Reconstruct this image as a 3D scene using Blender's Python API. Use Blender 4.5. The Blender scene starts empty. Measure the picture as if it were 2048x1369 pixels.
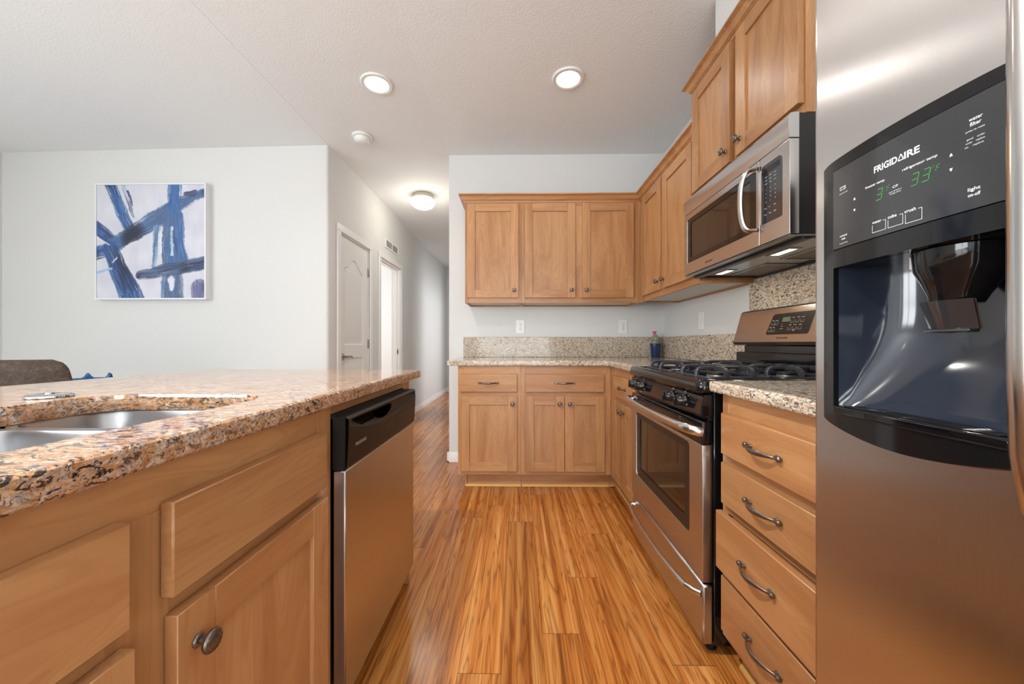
import bpy, bmesh, math, random
from mathutils import Vector, Matrix, noise
from mathutils.geometry import tessellate_polygon
R = math.radians
rng = random.Random(7)
sc = bpy.context.scene
C = sc.collection

# ---------------------------------------------------------------- camera, world, light, exposure
F_PX, HC, YAW, CY = 743.367, 1.03494, 0.0154034, 687.11
cam_d = bpy.data.cameras.new('camera')
cam = bpy.data.objects.new('camera', cam_d); C.objects.link(cam)
cam.location = (0, 0, HC)
cam.rotation_euler = (R(90), 0, YAW)
cam_d.sensor_width = 36.0
cam_d.lens = 36.0 * F_PX / 2048
cam_d.shift_y = (CY - 684.5) / 2048
cam_d.clip_start = 0.02
sc.camera = cam

w = bpy.data.worlds.new('sky'); sc.world = w; w.use_nodes = True
w.node_tree.nodes['Background'].inputs[0].default_value = (0.80, 0.90, 1.0, 1)
w.node_tree.nodes['Background'].inputs[1].default_value = 1.2

sc.view_settings.view_transform = 'Standard'
sc.view_settings.look = 'None'
sc.view_settings.exposure = -0.22
sc.view_settings.gamma = 1.0

def area(name, loc, rot, sx, sy, power, col):
    d = bpy.data.lights.new(name, 'AREA'); d.shape = 'RECTANGLE'; d.size = sx; d.size_y = sy
    d.energy = power; d.color = col
    o = bpy.data.objects.new(name, d); C.objects.link(o); o.location = loc; o.rotation_euler = rot
    return o
# daylight entering through the windows on the dining side and behind the camera
DAY = (0.93, 0.965, 1.0)
area('daylight_left', (-4.36, -1.90, 1.48), (0, R(-100), 0), 1.65, 2.6, 200, DAY)
area('daylight_rear', (-2.85, -3.56, 1.30), (R(105), 0, 0), 1.4, 1.9, 8, DAY)
area('daylight_rear_kitchen', (-0.02, -3.56, 1.25), (R(100), 0, 0), 2.1, 1.8, 112, DAY)
area('daylight_hall', (0.55, 6.7, 1.5), (0, R(90), 0), 1.4, 1.0, 44, (0.95, 0.97, 1.0))
area('daylight_bedroom', (-3.9, 4.9, 1.4), (0, R(-90), 0), 1.3, 1.3, 62, (0.96, 0.98, 1.0))

# ---------------------------------------------------------------- materials
def lin(r, g, b):
    f = lambda c: c / 12.92 if c <= 0.04045 else ((c + 0.055) / 1.055) ** 2.4
    return (f(r / 255), f(g / 255), f(b / 255), 1)

class NT:
    def __init__(s, name):
        s.m = bpy.data.materials.new(name); s.m.use_nodes = True
        s.t = s.m.node_tree; s.b = s.t.nodes['Principled BSDF']
    def n(s, typ, **kw):
        nd = s.t.nodes.new(typ)
        for k, v in kw.items():
            if k in nd.inputs.keys(): nd.inputs[k].default_value = v
            else: setattr(nd, k, v)
        return nd
    def l(s, a, b): s.t.links.new(a, b)
    def math(s, op, a, b=None, c=None):
        nd = s.t.nodes.new('ShaderNodeMath'); nd.operation = op
        for i, v in enumerate((a, b, c)):
            if v is None: continue
            if isinstance(v, (int, float)): nd.inputs[i].default_value = v
            else: s.l(v, nd.inputs[i])
        return nd.outputs[0]
    def ramp(s, fac, stops, interp='LINEAR'):
        nd = s.t.nodes.new('ShaderNodeValToRGB'); cr = nd.color_ramp; cr.interpolation = interp
        while len(cr.elements) < len(stops): cr.elements.new(0.5)
        for e, (p, c) in zip(cr.elements, stops): e.position = p; e.color = c
        s.l(fac, nd.inputs[0]); return nd.outputs[0]
    def mix(s, f, a, b, mode='MIX'):
        nd = s.t.nodes.new('ShaderNodeMix'); nd.data_type = 'RGBA'; nd.blend_type = mode
        for v, i in ((f, 0), (a, 6), (b, 7)):
            if isinstance(v, (int, float)): nd.inputs[i].default_value = v
            elif isinstance(v, tuple): nd.inputs[i].default_value = v
            else: s.l(v, nd.inputs[i])
        return nd.outputs[2]
    def coord(s, scale=(1, 1, 1), rnd=0.0, rot=(0, 0, 0)):
        tc = s.n('ShaderNodeTexCoord'); mp = s.n('ShaderNodeMapping')
        mp.inputs['Scale'].default_value = scale; mp.inputs['Rotation'].default_value = rot
        src = tc.outputs['Object']
        if rnd:
            at = s.n('ShaderNodeAttribute', attribute_name='rnd')
            oi = s.n('ShaderNodeObjectInfo')
            sm = s.math('ADD', at.outputs['Fac'], oi.outputs['Random'])
            cb = s.n('ShaderNodeCombineXYZ')
            s.l(s.math('MULTIPLY', sm, rnd), cb.inputs[0]); s.l(s.math('MULTIPLY', sm, rnd * 1.7), cb.inputs[1]); s.l(s.math('MULTIPLY', sm, rnd * 2.3), cb.inputs[2])
            ad = s.n('ShaderNodeVectorMath', operation='ADD'); s.l(src, ad.inputs[0]); s.l(cb.outputs[0], ad.inputs[1]); src = ad.outputs[0]
            s.rndv = sm
        s.l(src, mp.inputs['Vector']); return mp.outputs[0]
    def noise(s, vec, scale, detail=4, rough=0.55, dist=0.0):
        nd = s.n('ShaderNodeTexNoise'); nd.inputs['Scale'].default_value = scale; nd.inputs['Detail'].default_value = detail
        nd.inputs['Roughness'].default_value = rough; nd.inputs['Distortion'].default_value = dist
        s.l(vec, nd.inputs['Vector']); return nd.outputs['Fac']
    def bump(s, h, strength, dist):
        nd = s.n('ShaderNodeBump'); nd.inputs['Strength'].default_value = strength; nd.inputs['Distance'].default_value = dist
        s.l(h, nd.inputs['Height']); s.l(nd.outputs[0], s.b.inputs['Normal'])
    def set(s, **kw):
        for k, v in kw.items(): s.b.inputs[k.replace('_', ' ')].default_value = v

def simple(name, col, rough=0.5, metal=0.0, **kw):
    t = NT(name); t.set(Base_Color=col, Roughness=rough, Metallic=metal, **kw)
    return t.m

def plaster(name, col, bs, bd, sc_=90):
    t = NT(name); t.set(Base_Color=col, Roughness=0.75)
    v = t.coord(); a = t.noise(v, sc_, 3, 0.5)
    r = t.ramp(a, [(0.42, (0, 0, 0, 1)), (0.62, (1, 1, 1, 1))])
    t.bump(r, bs, bd)
    return t.m
M = {}
M['wall'] = plaster('painted_wall', lin(220, 220, 218), 0.18, 0.002, 70)
M['ceiling'] = plaster('textured_ceiling', lin(238, 240, 241), 0.25, 0.002, 95)
M['bounce_carpet'] = simple('pale_bounce_carpet', lin(226, 222, 214), 0.95)  # pale tone serves as an added light reflector
M['trim'] = simple('white_trim_paint', lin(238, 237, 235), 0.35)
M['door_paint'] = simple('white_door_paint', lin(232, 231, 228), 0.4)

def wood(name, axis, light=1.0, sat=1.0):
    t = NT(name)
    st = {'V': (1, 1, 0.07), 'H': (0.07, 1, 1)}[axis]
    v = t.coord(st, 13.0)
    fine = t.noise(v, 95, 5, 0.6, 0.4)
    v2 = t.coord({'V': (1, 1, 0.16), 'H': (0.16, 1, 1)}[axis], 7.0)
    fig = t.noise(v2, 9, 3, 0.5, 1.2)
    rings = t.math('ABSOLUTE', t.math('SINE', t.math('MULTIPLY', fig, 42.0)))
    rings = t.math('POWER', rings, 5.0)
    v3 = t.coord((1, 1, 1), 3.0); blot = t.noise(v3, 5, 3, 0.6)
    base = t.ramp(fig, [(0.30, lin(166 * light, 115 * light, 71 * light)), (0.5, lin(186 * light, 138 * light, 90 * light)), (0.70, lin(200 * light, 154 * light, 104 * light))])
    base = t.mix(t.math('MULTIPLY', fine, 0.34), base, lin(140, 84, 44))
    base = t.mix(t.math('MULTIPLY', rings, 0.22), base, lin(142, 86, 46))
    base = t.mix(t.math('MULTIPLY', t.math('SUBTRACT', blot, 0.35), 0.55), base, lin(176, 116, 78))
    hs = t.n('ShaderNodeHueSaturation'); t.l(base, hs.inputs['Color'])
    fr = t.math('FRACT', t.math('MULTIPLY', t.rndv, 7.31))
    t.l(t.math('ADD', t.math('MULTIPLY', fr, 0.18), 0.90), hs.inputs['Value'])
    hs.inputs['Saturation'].default_value = sat
    t.l(hs.outputs[0], t.b.inputs['Base Color'])
    # pin knots and worn spots
    t.set(Roughness=0.38, Coat_Weight=0.12, Coat_Roughness=0.25)
    t.bump(fine, 0.05, 0.0006)
    return t.m
M['wood_v'] = wood('maple_vertical_grain', 'V')
M['wood_h'] = wood('maple_horizontal_grain', 'H')
M['shoe'] = simple('pale_shoe_molding', lin(205, 158, 88), 0.4)
M['cab_under'] = simple('grey_white_melamine', lin(206, 204, 200), 0.5)
M['chip'] = simple('bare_dark_wood', lin(120, 76, 44), 0.6)

def granite(name, warm=0.0, dark=1.0, sc=1.0, spec=0.4):
    t = NT(name)
    v = t.coord((1, 1, 1))
    big = t.noise(v, 5, 3, 0.6, 0.6)
    sv = t.coord((1.0, 0.62, 1.25), rot=(0.35, 0.5, 0.6))
    mid = t.noise(sv, 95 * sc, 4, 0.65, 1.2)
    base = t.ramp(mid, [(0.28, lin(120, 92, 68) if not warm else lin(112, 74, 46)), (0.41, lin(190, 162, 128) if not warm else lin(176, 132, 92)), (0.50, lin(212, 198, 176) if not warm else lin(200, 172, 140)), (0.60, lin(224, 216, 204)), (0.74, lin(230, 227, 220))])
    org = t.noise(v, 22, 3, 0.6, 1.0)
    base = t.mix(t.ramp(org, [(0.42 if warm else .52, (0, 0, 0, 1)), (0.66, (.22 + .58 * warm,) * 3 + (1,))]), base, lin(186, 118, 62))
    if warm: base = t.mix(warm * .62, base, lin(166, 112, 64))  # warm bounce light mixed into the stone colour
    g1 = t.noise(sv, 120 * sc, 3, 0.6, 1.5)
    gm = t.ramp(g1, [(0.56, (0, 0, 0, 1)), (0.62, (.7, .7, .7, 1))])
    base = t.mix(gm, base, lin(122, 124, 132))
    d2 = t.noise(t.coord((1.1, 0.5, 1.5), rot=(0.9, 0.3, 0.7)), 70 * sc, 4, 0.68, 1.6)
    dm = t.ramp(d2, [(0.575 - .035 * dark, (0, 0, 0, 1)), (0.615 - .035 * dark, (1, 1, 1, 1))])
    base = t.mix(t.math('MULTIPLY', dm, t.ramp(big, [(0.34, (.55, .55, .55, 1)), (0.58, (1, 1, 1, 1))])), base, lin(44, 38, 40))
    d3 = t.noise(t.coord((1, 0.8, 1)), 210 * sc, 2, 0.6, 0.8)
    base = t.mix(t.ramp(d3, [(0.62, (0, 0, 0, 1)), (0.67, (.75, .75, .75, 1))]), base, lin(58, 46, 44))
    t.l(base, t.b.inputs['Base Color'])
    t.set(Roughness=0.07, Specular_IOR_Level=spec)
    return t.m
M['granite'] = granite('speckled_beige_granite', 0.0, 1.0, 1.05, 0.32)
M['granite_warm_bounce'] = granite('speckled_granite_bounce_tinted', 0.62, 1.25, 0.85, 0.95)  # same stone as the counters, island copy tinted for warm bounce light

def floor_mat():
    t = NT('tiger_grain_plank_laminate')
    tc = t.n('ShaderNodeTexCoord'); sp = t.n('ShaderNodeSeparateXYZ'); t.l(tc.outputs['Object'], sp.inputs[0])
    X, Y = sp.outputs[0], sp.outputs[1]
    W = 0.1375; Lp = 1.21
    u = t.math('DIVIDE', t.math('ADD', X, 10 * W + 0.052), W)
    row = t.math('FLOOR', u); fu = t.math('FRACT', u)
    wn = t.n('ShaderNodeTexWhiteNoise', noise_dimensions='1D'); t.l(row, wn.inputs['W'])
    vv = t.math('ADD', t.math('DIVIDE', t.math('ADD', Y, 20.0), Lp), wn.outputs['Value'])
    col = t.math('FLOOR', vv); fv = t.math('FRACT', vv)
    wn2 = t.n('ShaderNodeTexWhiteNoise', noise_dimensions='2D'); cc = t.n('ShaderNodeCombineXYZ'); t.l(row, cc.inputs[0]); t.l(col, cc.inputs[1]); t.l(cc.outputs[0], wn2.inputs['Vector'])
    rv = wn2.outputs['Value']
    def vec(sx, sy, k):
        c = t.n('ShaderNodeCombineXYZ')
        t.l(t.math('MULTIPLY', X, sx), c.inputs[0]); t.l(t.math('MULTIPLY', Y, sy), c.inputs[1]); t.l(t.math('MULTIPLY', rv, k), c.inputs[2])
        return c.outputs[0]
    fig = t.noise(vec(12, 0.75, 40), 1.0, 3, 0.55, 0.5)
    rings = t.math('SINE', t.math('MULTIPLY', fig, 80.0))
    rings = t.math('MULTIPLY', t.math('ADD', rings, 1.0), 0.5)
    rings = t.math('POWER', rings, 7.0)
    fine = t.noise(vec(190, 2.6, 90), 1.0, 4, 0.62, 0.2)
    streak = t.noise(vec(34, 0.55, 70), 1.0, 5, 0.68, 0.6)
    base = t.ramp(streak, [(0.30, lin(124, 68, 36)), (0.42, lin(176, 106, 56)), (0.54, lin(204, 138, 80)), (0.70, lin(224, 170, 110))])
    base = t.mix(t.math('MULTIPLY', rings, 0.55), base, lin(104, 54, 28))
    base = t.mix(t.math('MULTIPLY', t.math('SUBTRACT', fine, 0.3), 0.55), base, lin(140, 84, 46))
    dk = t.ramp(t.noise(vec(26, 0.7, 130), 1.0, 3, 0.6, 0.8), [(0.60, (0, 0, 0, 1)), (0.72, (1, 1, 1, 1))])
    base = t.mix(t.math('MULTIPLY', dk, 0.6), base, lin(84, 44, 24))
    hs = t.n('ShaderNodeHueSaturation'); t.l(base, hs.inputs['Color']); t.l(t.math('ADD', t.math('MULTIPLY', rv, 0.26), 0.82), hs.inputs['Value'])
    hs.inputs['Saturation'].default_value = 1.05
    e1 = t.math('LESS_THAN', fu, 0.012); e2 = t.math('LESS_THAN', fv, 0.0022)
    seam = t.math('MAXIMUM', e1, e2)
    out = t.mix(t.math('MULTIPLY', seam, 0.65), hs.outputs[0], lin(58, 30, 16))
    t.l(out, t.b.inputs['Base Color'])
    t.set(Roughness=0.20, Specular_IOR_Level=0.5)
    t.bump(t.math('SUBTRACT', t.math('MULTIPLY', fine, 0.35), seam), 0.12, 0.0008)
    return t.m
M['floor'] = floor_mat()

def steel(name, col, rough, axis='V'):
    t = NT(name); t.set(Base_Color=col, Metallic=1.0)
    v = t.coord({'V': (1, 1, 0.02), 'H': (0.02, 0.02, 1)}[axis])
    a = t.noise(v, 700, 2, 0.5)
    t.l(t.math('ADD', t.math('MULTIPLY', a, 0.10), rough - 0.05), t.b.inputs['Roughness'])
    t.bump(a, 0.006, 0.0002)
    return t.m
M['steel'] = steel('brushed_stainless_steel', lin(196, 192, 190), 0.30, 'V')
M['steel_fridge'] = steel('brushed_fridge_steel', lin(206, 203, 202), 0.24, 'V')
fb = M['steel_fridge'].node_tree; tg = fb.nodes.new('ShaderNodeTangent'); tg.direction_type = 'RADIAL'; tg.axis = 'Z'; fb.links.new(tg.outputs[0], fb.nodes['Principled BSDF'].inputs['Tangent']); fb.nodes['Principled BSDF'].inputs['Anisotropic'].default_value = 0.9
M['steel_h'] = steel('brushed_stainless_steel_horizontal', lin(200, 196, 194), 0.24, 'H')
M['steel_sink'] = steel('satin_sink_steel', lin(176, 176, 178), 0.30, 'V')
M['chrome'] = simple('polished_chrome', lin(220, 220, 222), 0.08, 1.0)
M['steel_bar'] = simple('satin_steel_bar', lin(205, 202, 200), 0.20, 1.0)
M['black_gloss'] = simple('black_gloss_enamel', lin(18, 18, 20), 0.08)
M['black_satin'] = simple('black_satin_plastic', lin(28, 26, 26), 0.32)
M['black_matte'] = simple('black_matte_plastic', lin(14, 14, 15), 0.6)
M['charcoal_panel'] = simple('charcoal_glass_panel', lin(44, 45, 48), 0.10, Specular_IOR_Level=0.9)
M['console'] = simple('dark_brown_black_console', lin(26, 23, 22), 0.42, Specular_IOR_Level=0.3)
M['cast_iron'] = simple('grey_cast_iron', lin(62, 62, 68), 0.36, 0.35)
M['bronze'] = simple('aged_bronze_pewter', lin(122, 112, 104), 0.30, 0.9)
M['burner'] = simple('aluminium_burner_ring', lin(170, 160, 148), 0.4, 0.8)
M['glass_dark'] = simple('dark_oven_glass', lin(30, 24, 21), 0.05, Specular_IOR_Level=1.0)
M['cavity'] = simple('dark_blue_grey_gloss_plastic', lin(40, 46, 58), 0.10, Specular_IOR_Level=0.8)
M['print_white'] = simple('white_print', lin(232, 232, 235), 0.5)
M['print_grey'] = simple('grey_print', lin(170, 164, 158), 0.5)
M['print_dark'] = simple('dark_print', lin(66, 58, 56), 0.4)
M['plastic_white'] = simple('white_plastic', lin(236, 236, 234), 0.35)
M['void'] = simple('deep_black_opening', lin(2, 2, 2), 0.9, Specular_IOR_Level=0.0)
M['slot'] = simple('dark_slot', lin(40, 40, 42), 0.6)
M['vent'] = simple('vent_shadow_grey', lin(176, 172, 166), 0.6)
M['nickel'] = simple('satin_nickel', lin(168, 162, 156), 0.25, 1.0)
M['fabric'] = None
def fabric():
    t = NT('dark_brown_upholstery')
    v = t.coord(); a = t.noise(v, 60, 5, 0.65, 0.6); b = t.noise(v, 12, 3, 0.6)
    c = t.ramp(a, [(0.35, lin(44, 36, 30)), (0.55, lin(66, 54, 45)), (0.75, lin(96, 82, 68))])
    c = t.mix(t.math('MULTIPLY', b, 0.4), c, lin(58, 46, 38))
    t.l(c, t.b.inputs['Base Color']); t.set(Roughness=0.85); t.bump(a, 0.2, 0.002)
    return t.m
M['fabric'] = fabric()
M['table'] = simple('grey_table_top', lin(120, 126, 134), 0.3)
M['dark_wood'] = simple('dark_chair_leg_wood', lin(52, 38, 30), 0.5)
M['blue_glass'] = simple('blue_art_glass', lin(66, 118, 180), 0.06, Transmission_Weight=0.35, IOR=1.45)
M['pot'] = simple('navy_blue_glazed_pot', lin(14, 44, 88), 0.08, Coat_Weight=0.5)
def cactus_mat():
    t = NT('woolly_green_cactus'); v = t.coord((1, 1, 0.25)); a = t.noise(v, 160, 3, 0.6)
    t.l(t.ramp(a, [(0.38, lin(84, 100, 66)), (0.62, lin(188, 188, 164))]), t.b.inputs['Base Color']); t.set(Roughness=0.9); t.bump(a, 0.5, 0.002)
    return t.m
M['cactus'] = cactus_mat()
M['pink'] = simple('bright_pink_flower', lin(236, 66, 140), 0.6)
def emis(name, col, st, base=None):
    t = NT(name); t.set(Base_Color=base or (0.8, 0.8, 0.8, 1), Emission_Color=col, Emission_Strength=st, Roughness=0.4); return t.m
M['lamp'] = emis('lit_lamp_lens', (1, 0.97, 0.90, 1), 15.0)
M['lamp_dome'] = emis('lit_frosted_dome', (1, 0.95, 0.85, 1), 3.2)
M['hood_lamp'] = emis('lit_cooktop_lamp', (1, 0.90, 0.70, 1), 4.5)
M['led'] = emis('green_led_digits', (0.10, 0.75, 0.12, 1), 0.55, (0.02, 0.1, 0.02, 1))
M['lcd'] = emis('green_grey_lcd', (0.25, 0.45, 0.22, 1), 0.10, (0.08, 0.12, 0.07, 1))
M['underhood'] = simple('grey_metal_hood_underside', lin(150, 150, 152), 0.22, 0.9)
M['mesh_filter'] = simple('brown_grey_filter_mesh', lin(112, 96, 80), 0.4, 0.6)

# ---------------------------------------------------------------- geometry helpers
class MB:
    def __init__(s): s.v = []; s.f = []; s.mi = []; s.rn = []; s.k = rng.random()
    def new(s): s.k = rng.random()
    def add(s, vs, fs, mi=0, keep=False):
        if not keep: s.new()
        o = len(s.v); s.v += [tuple(p) for p in vs]
        for f in fs: s.f.append(tuple(i + o for i in f)); s.mi.append(mi); s.rn.append(s.k)
        return s
    def box(s, x0, x1, y0, y1, z0, z1, mi=0, b=0.0015):
        if x0 > x1: x0, x1 = x1, x0
        if y0 > y1: y0, y1 = y1, y0
        if z0 > z1: z0, z1 = z1, z0
        b = min(b, (x1 - x0) * .45, (y1 - y0) * .45, (z1 - z0) * .45)
        if b <= 0:
            vs = [(x, y, z) for x in (x0, x1) for y in (y0, y1) for z in (z0, z1)]
            return s.add(vs, [(0, 1, 3, 2), (4, 6, 7, 5), (0, 4, 5, 1), (2, 3, 7, 6), (0, 2, 6, 4), (1, 5, 7, 3)], mi)
        xs, ys, zs = (x0, x1), (y0, y1), (z0, z1); vs = []; idx = {}
        for i in (0, 1):
            for j in (0, 1):
                for k in (0, 1):
                    sx, sy, sz = (b, -b)[i], (b, -b)[j], (b, -b)[k]
                    for a, p in enumerate(((xs[i], ys[j] + sy, zs[k] + sz), (xs[i] + sx, ys[j], zs[k] + sz), (xs[i] + sx, ys[j] + sy, zs[k]))):
                        idx[i, j, k, a] = len(vs); vs.append(p)
        g = lambda i, j, k, a: idx[i, j, k, a]
        fs = []
        for i in (0, 1): fs.append((g(i, 0, 0, 0), g(i, 1, 0, 0), g(i, 1, 1, 0), g(i, 0, 1, 0)))
        for j in (0, 1): fs.append((g(0, j, 0, 1), g(1, j, 0, 1), g(1, j, 1, 1), g(0, j, 1, 1)))
        for k in (0, 1): fs.append((g(0, 0, k, 2), g(1, 0, k, 2), g(1, 1, k, 2), g(0, 1, k, 2)))
        for i in (0, 1):
            for j in (0, 1): fs.append((g(i, j, 0, 0), g(i, j, 1, 0), g(i, j, 1, 1), g(i, j, 0, 1)))
        for i in (0, 1):
            for k in (0, 1): fs.append((g(i, 0, k, 0), g(i, 1, k, 0), g(i, 1, k, 2), g(i, 0, k, 2)))
        for j in (0, 1):
            for k in (0, 1): fs.append((g(0, j, k, 1), g(1, j, k, 1), g(1, j, k, 2), g(0, j, k, 2)))
        for i in (0, 1):
            for j in (0, 1):
                for k in (0, 1): fs.append((g(i, j, k, 0), g(i, j, k, 1), g(i, j, k, 2)))
        return s.add(vs, fs, mi)
    def loops(s, loops, mi=0, cap0=True, cap1=True, closed=True):
        n = len(loops[0]); vs = [p for l in loops for p in l]; fs = []
        for a in range(len(loops) - 1):
            for i in range(n if closed else n - 1):
                j = (i + 1) % n
                fs.append((a * n + i, a * n + j, (a + 1) * n + j, (a + 1) * n + i))
        if cap0: fs.append(tuple(range(n)))
        if cap1: fs.append(tuple((len(loops) - 1) * n + i for i in range(n)))
        return s.add(vs, fs, mi)
    def lathe(s, prof, c=(0, 0, 0), axis='Z', n=28, mi=0, cap=True):
        ls = []
        for r, h in prof:
            l = []
            for i in range(n):
                a = 2 * math.pi * i / n; p = (r * math.cos(a), r * math.sin(a), h)
                if axis == 'Y': p = (p[0], h, p[1])
                if axis == '-Y': p = (p[0], -h, p[1])
                if axis == 'X': p = (h, p[0], p[1])
                l.append((p[0] + c[0], p[1] + c[1], p[2] + c[2]))
            ls.append(l)
        return s.loops(ls, mi, cap, cap)
    def tube(s, path, rad, n=10, mi=0, flat=1.0, up=(0, 0, 1)):
        P = [Vector(p) for p in path]; ls = []
        if not hasattr(rad, '__len__'): rad = [rad] * len(P)
        for i, p in enumerate(P):
            d = (P[min(i + 1, len(P) - 1)] - P[max(i - 1, 0)]).normalized()
            u = Vector(up); u = (u - d * u.dot(d))
            u = u.normalized() if u.length > 1e-4 else Vector((1, 0, 0)); q = d.cross(u)
            ls.append([tuple(p + u * math.cos(2 * math.pi * k / n) * rad[i] + q * math.sin(2 * math.pi * k / n) * rad[i] * flat) for k in range(n)])
        return s.loops(ls, mi)
    def bar(s, path, w_, h_, mi=0, up=(0, 0, 1)):
        P = [Vector(p) for p in path]; ls = []
        for i, p in enumerate(P):
            d = (P[min(i + 1, len(P) - 1)] - P[max(i - 1, 0)]).normalized()
            u = Vector(up); u = (u - d * u.dot(d)).normalized(); q = d.cross(u)
            c = min(w_, h_) * .2
            ls.append([tuple(p + q * a + u * b) for a, b in ((-w_ / 2, -h_ / 2), (w_ / 2, -h_ / 2), (w_ / 2, h_ / 2 - c), (w_ / 2 - c, h_ / 2), (-w_ / 2 + c, h_ / 2), (-w_ / 2, h_ / 2 - c))])
        return s.loops(ls, mi)
    def prism(s, pts, a0, a1, axis='X', mi=0):
        def P(u, v, a): return {'X': (a, u, v), 'Y': (u, a, v), 'Z': (u, v, a)}[axis]
        return s.loops([[P(u, v, a0) for u, v in pts], [P(u, v, a1) for u, v in pts]], mi)
    def slab(s, outer, holes, a0, a1, r=0.0, axis='Z', mi=0, rh=None, seg=3):
        """plate between a0 and a1 along axis, with holes and rounded edges at the a1 side and the a0 side"""
        def P(u, v, a): return {'Z': (u, v, a), 'Y': (u, a, v), 'X': (a, u, v)}[axis]
        rh = r if rh is None else rh
        sg = 1 if a1 > a0 else -1
        s.new()
        tops = []; bots = []
        for li, lp in enumerate([outer] + list(holes)):
            rr = r if li == 0 else rh
            prof = []
            if rr > 0:
                for k in range(seg + 1):
                    t = math.pi / 2 * k / seg; prof.append((rr * (1 - math.sin(t)), a0 + sg * rr * (1 - math.cos(t)) * 1.0))
                prof = [(rr - rr * math.sin(math.pi / 2 * k / seg), a0 + sg * rr * (1 - math.cos(math.pi / 2 * k / seg))) for k in range(seg + 1)]
                prof += [(rr - rr * math.cos(math.pi / 2 * k / seg), a1 - sg * rr * (1 - math.sin(math.pi / 2 * k / seg))) for k in range(seg + 1)]
            else: prof = [(0, a0), (0, a1)]
            loops = []
            for ins, a in prof:
                q = inset(lp, ins if li == 0 else -ins); loops.append([P(u, v, a) for u, v in q])
            s.loops(loops, mi, False, False)
            bots.append(loops[0]); tops.append(loops[-1])
        for grp in (bots, tops):
            vs = [p for l in grp for p in l]
            tri = tessellate_polygon([[Vector(p) for p in l] for l in grp])
            s.add(vs, [tuple(t_) for t_ in tri], mi, keep=True)
        return s
    def grid(s, fn, nu, nv, mi=0):
        vs = [fn(i / nu, j / nv) for j in range(nv + 1) for i in range(nu + 1)]
        fs = [(j * (nu + 1) + i, j * (nu + 1) + i + 1, (j + 1) * (nu + 1) + i + 1, (j + 1) * (nu + 1) + i) for j in range(nv) for i in range(nu)]
        return s.add(vs, fs, mi)
    def text(s, txt, x0, z0, y, size=0.01, width=None, bold=0.0, mi=0, slant=0.0):
        """flat print in the local XZ plane; z0 baseline, size = cap height"""
        cu = bpy.data.curves.new('t', 'FONT'); cu.body = txt; cu.size = 1.0; cu.offset = bold; cu.resolution_u = 3; cu.fill_mode = 'FRONT'
        ob = bpy.data.objects.new('t', cu); C.objects.link(ob)
        dg = bpy.context.evaluated_depsgraph_get(); me = bpy.data.meshes.new_from_object(ob.evaluated_get(dg))
        xs = [v.co.x for v in me.vertices]
        if xs:
            mn, mx = min(xs), max(xs); sy = size / 0.70; sx = (width / (mx - mn)) if width else sy
            s.add([(x0 + (v.co.x - mn) * sx + v.co.y * sy * slant, y, z0 + v.co.y * sy) for v in me.vertices], [tuple(p.vertices) for p in me.polygons], mi)
        bpy.data.objects.remove(ob); bpy.data.meshes.remove(me); bpy.data.curves.remove(cu)
        return s
    def build(s, name, mats, parent=None, smooth=True, ang=0.7, recalc=True):
        me = bpy.data.meshes.new(name); me.from_pydata(s.v, [], s.f)
        if not isinstance(mats, (list, tuple)): mats = [mats]
        for m in mats: me.materials.append(M[m] if isinstance(m, str) else m)
        if recalc:
            bm = bmesh.new(); bm.from_mesh(me); bmesh.ops.recalc_face_normals(bm, faces=bm.faces); bm.to_mesh(me); bm.free()
        at = me.attributes.new('rnd', 'FLOAT', 'FACE'); at.data.foreach_set('value', s.rn)
        me.polygons.foreach_set('material_index', s.mi)
        me.polygons.foreach_set('use_smooth', [smooth] * len(me.polygons))
        if smooth: me.set_sharp_from_angle(angle=ang)
        me.update()
        o = bpy.data.objects.new(name, me); C.objects.link(o); o.parent = parent
        return o

def inset(pts, d):
    if abs(d) < 1e-9: return list(pts)
    n = len(pts); A = sum(pts[i][0] * pts[(i + 1) % n][1] - pts[(i + 1) % n][0] * pts[i][1] for i in range(n))
    sgn = 1 if A > 0 else -1; out = []
    for i in range(n):
        p0, p, p1 = pts[i - 1], pts[i], pts[(i + 1) % n]
        e0 = (p[0] - p0[0], p[1] - p0[1]); e1 = (p1[0] - p[0], p1[1] - p[1])
        l0 = math.hypot(*e0) or 1; l1 = math.hypot(*e1) or 1
        n0 = (-e0[1] / l0 * sgn, e0[0] / l0 * sgn); n1 = (-e1[1] / l1 * sgn, e1[0] / l1 * sgn)
        m = (n0[0] + n1[0], n0[1] + n1[1]); k = 1 + n0[0] * n1[0] + n0[1] * n1[1]; k = max(k, .3)
        out.append((p[0] + m[0] * d / k, p[1] + m[1] * d / k))
    return out
def rrect(x0, x1, y0, y1, r, n=5):
    o = []
    if not hasattr(r, '__len__'): r = (r,) * 4
    for (cx, cy, a0), rr in zip(((x1, y0, -90), (x1, y1, 0), (x0, y1, 90), (x0, y0, 180)), r):
        sx = -1 if cx == x1 else 1; sy = 1 if cy == y0 else -1
        if rr <= 0: o.append((cx, cy)); continue
        for k in range(n + 1):
            a = R(a0 + 90 * k / n); o.append((cx + sx * rr + rr * math.cos(a), cy + sy * rr + rr * math.sin(a)))
    return o

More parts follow.
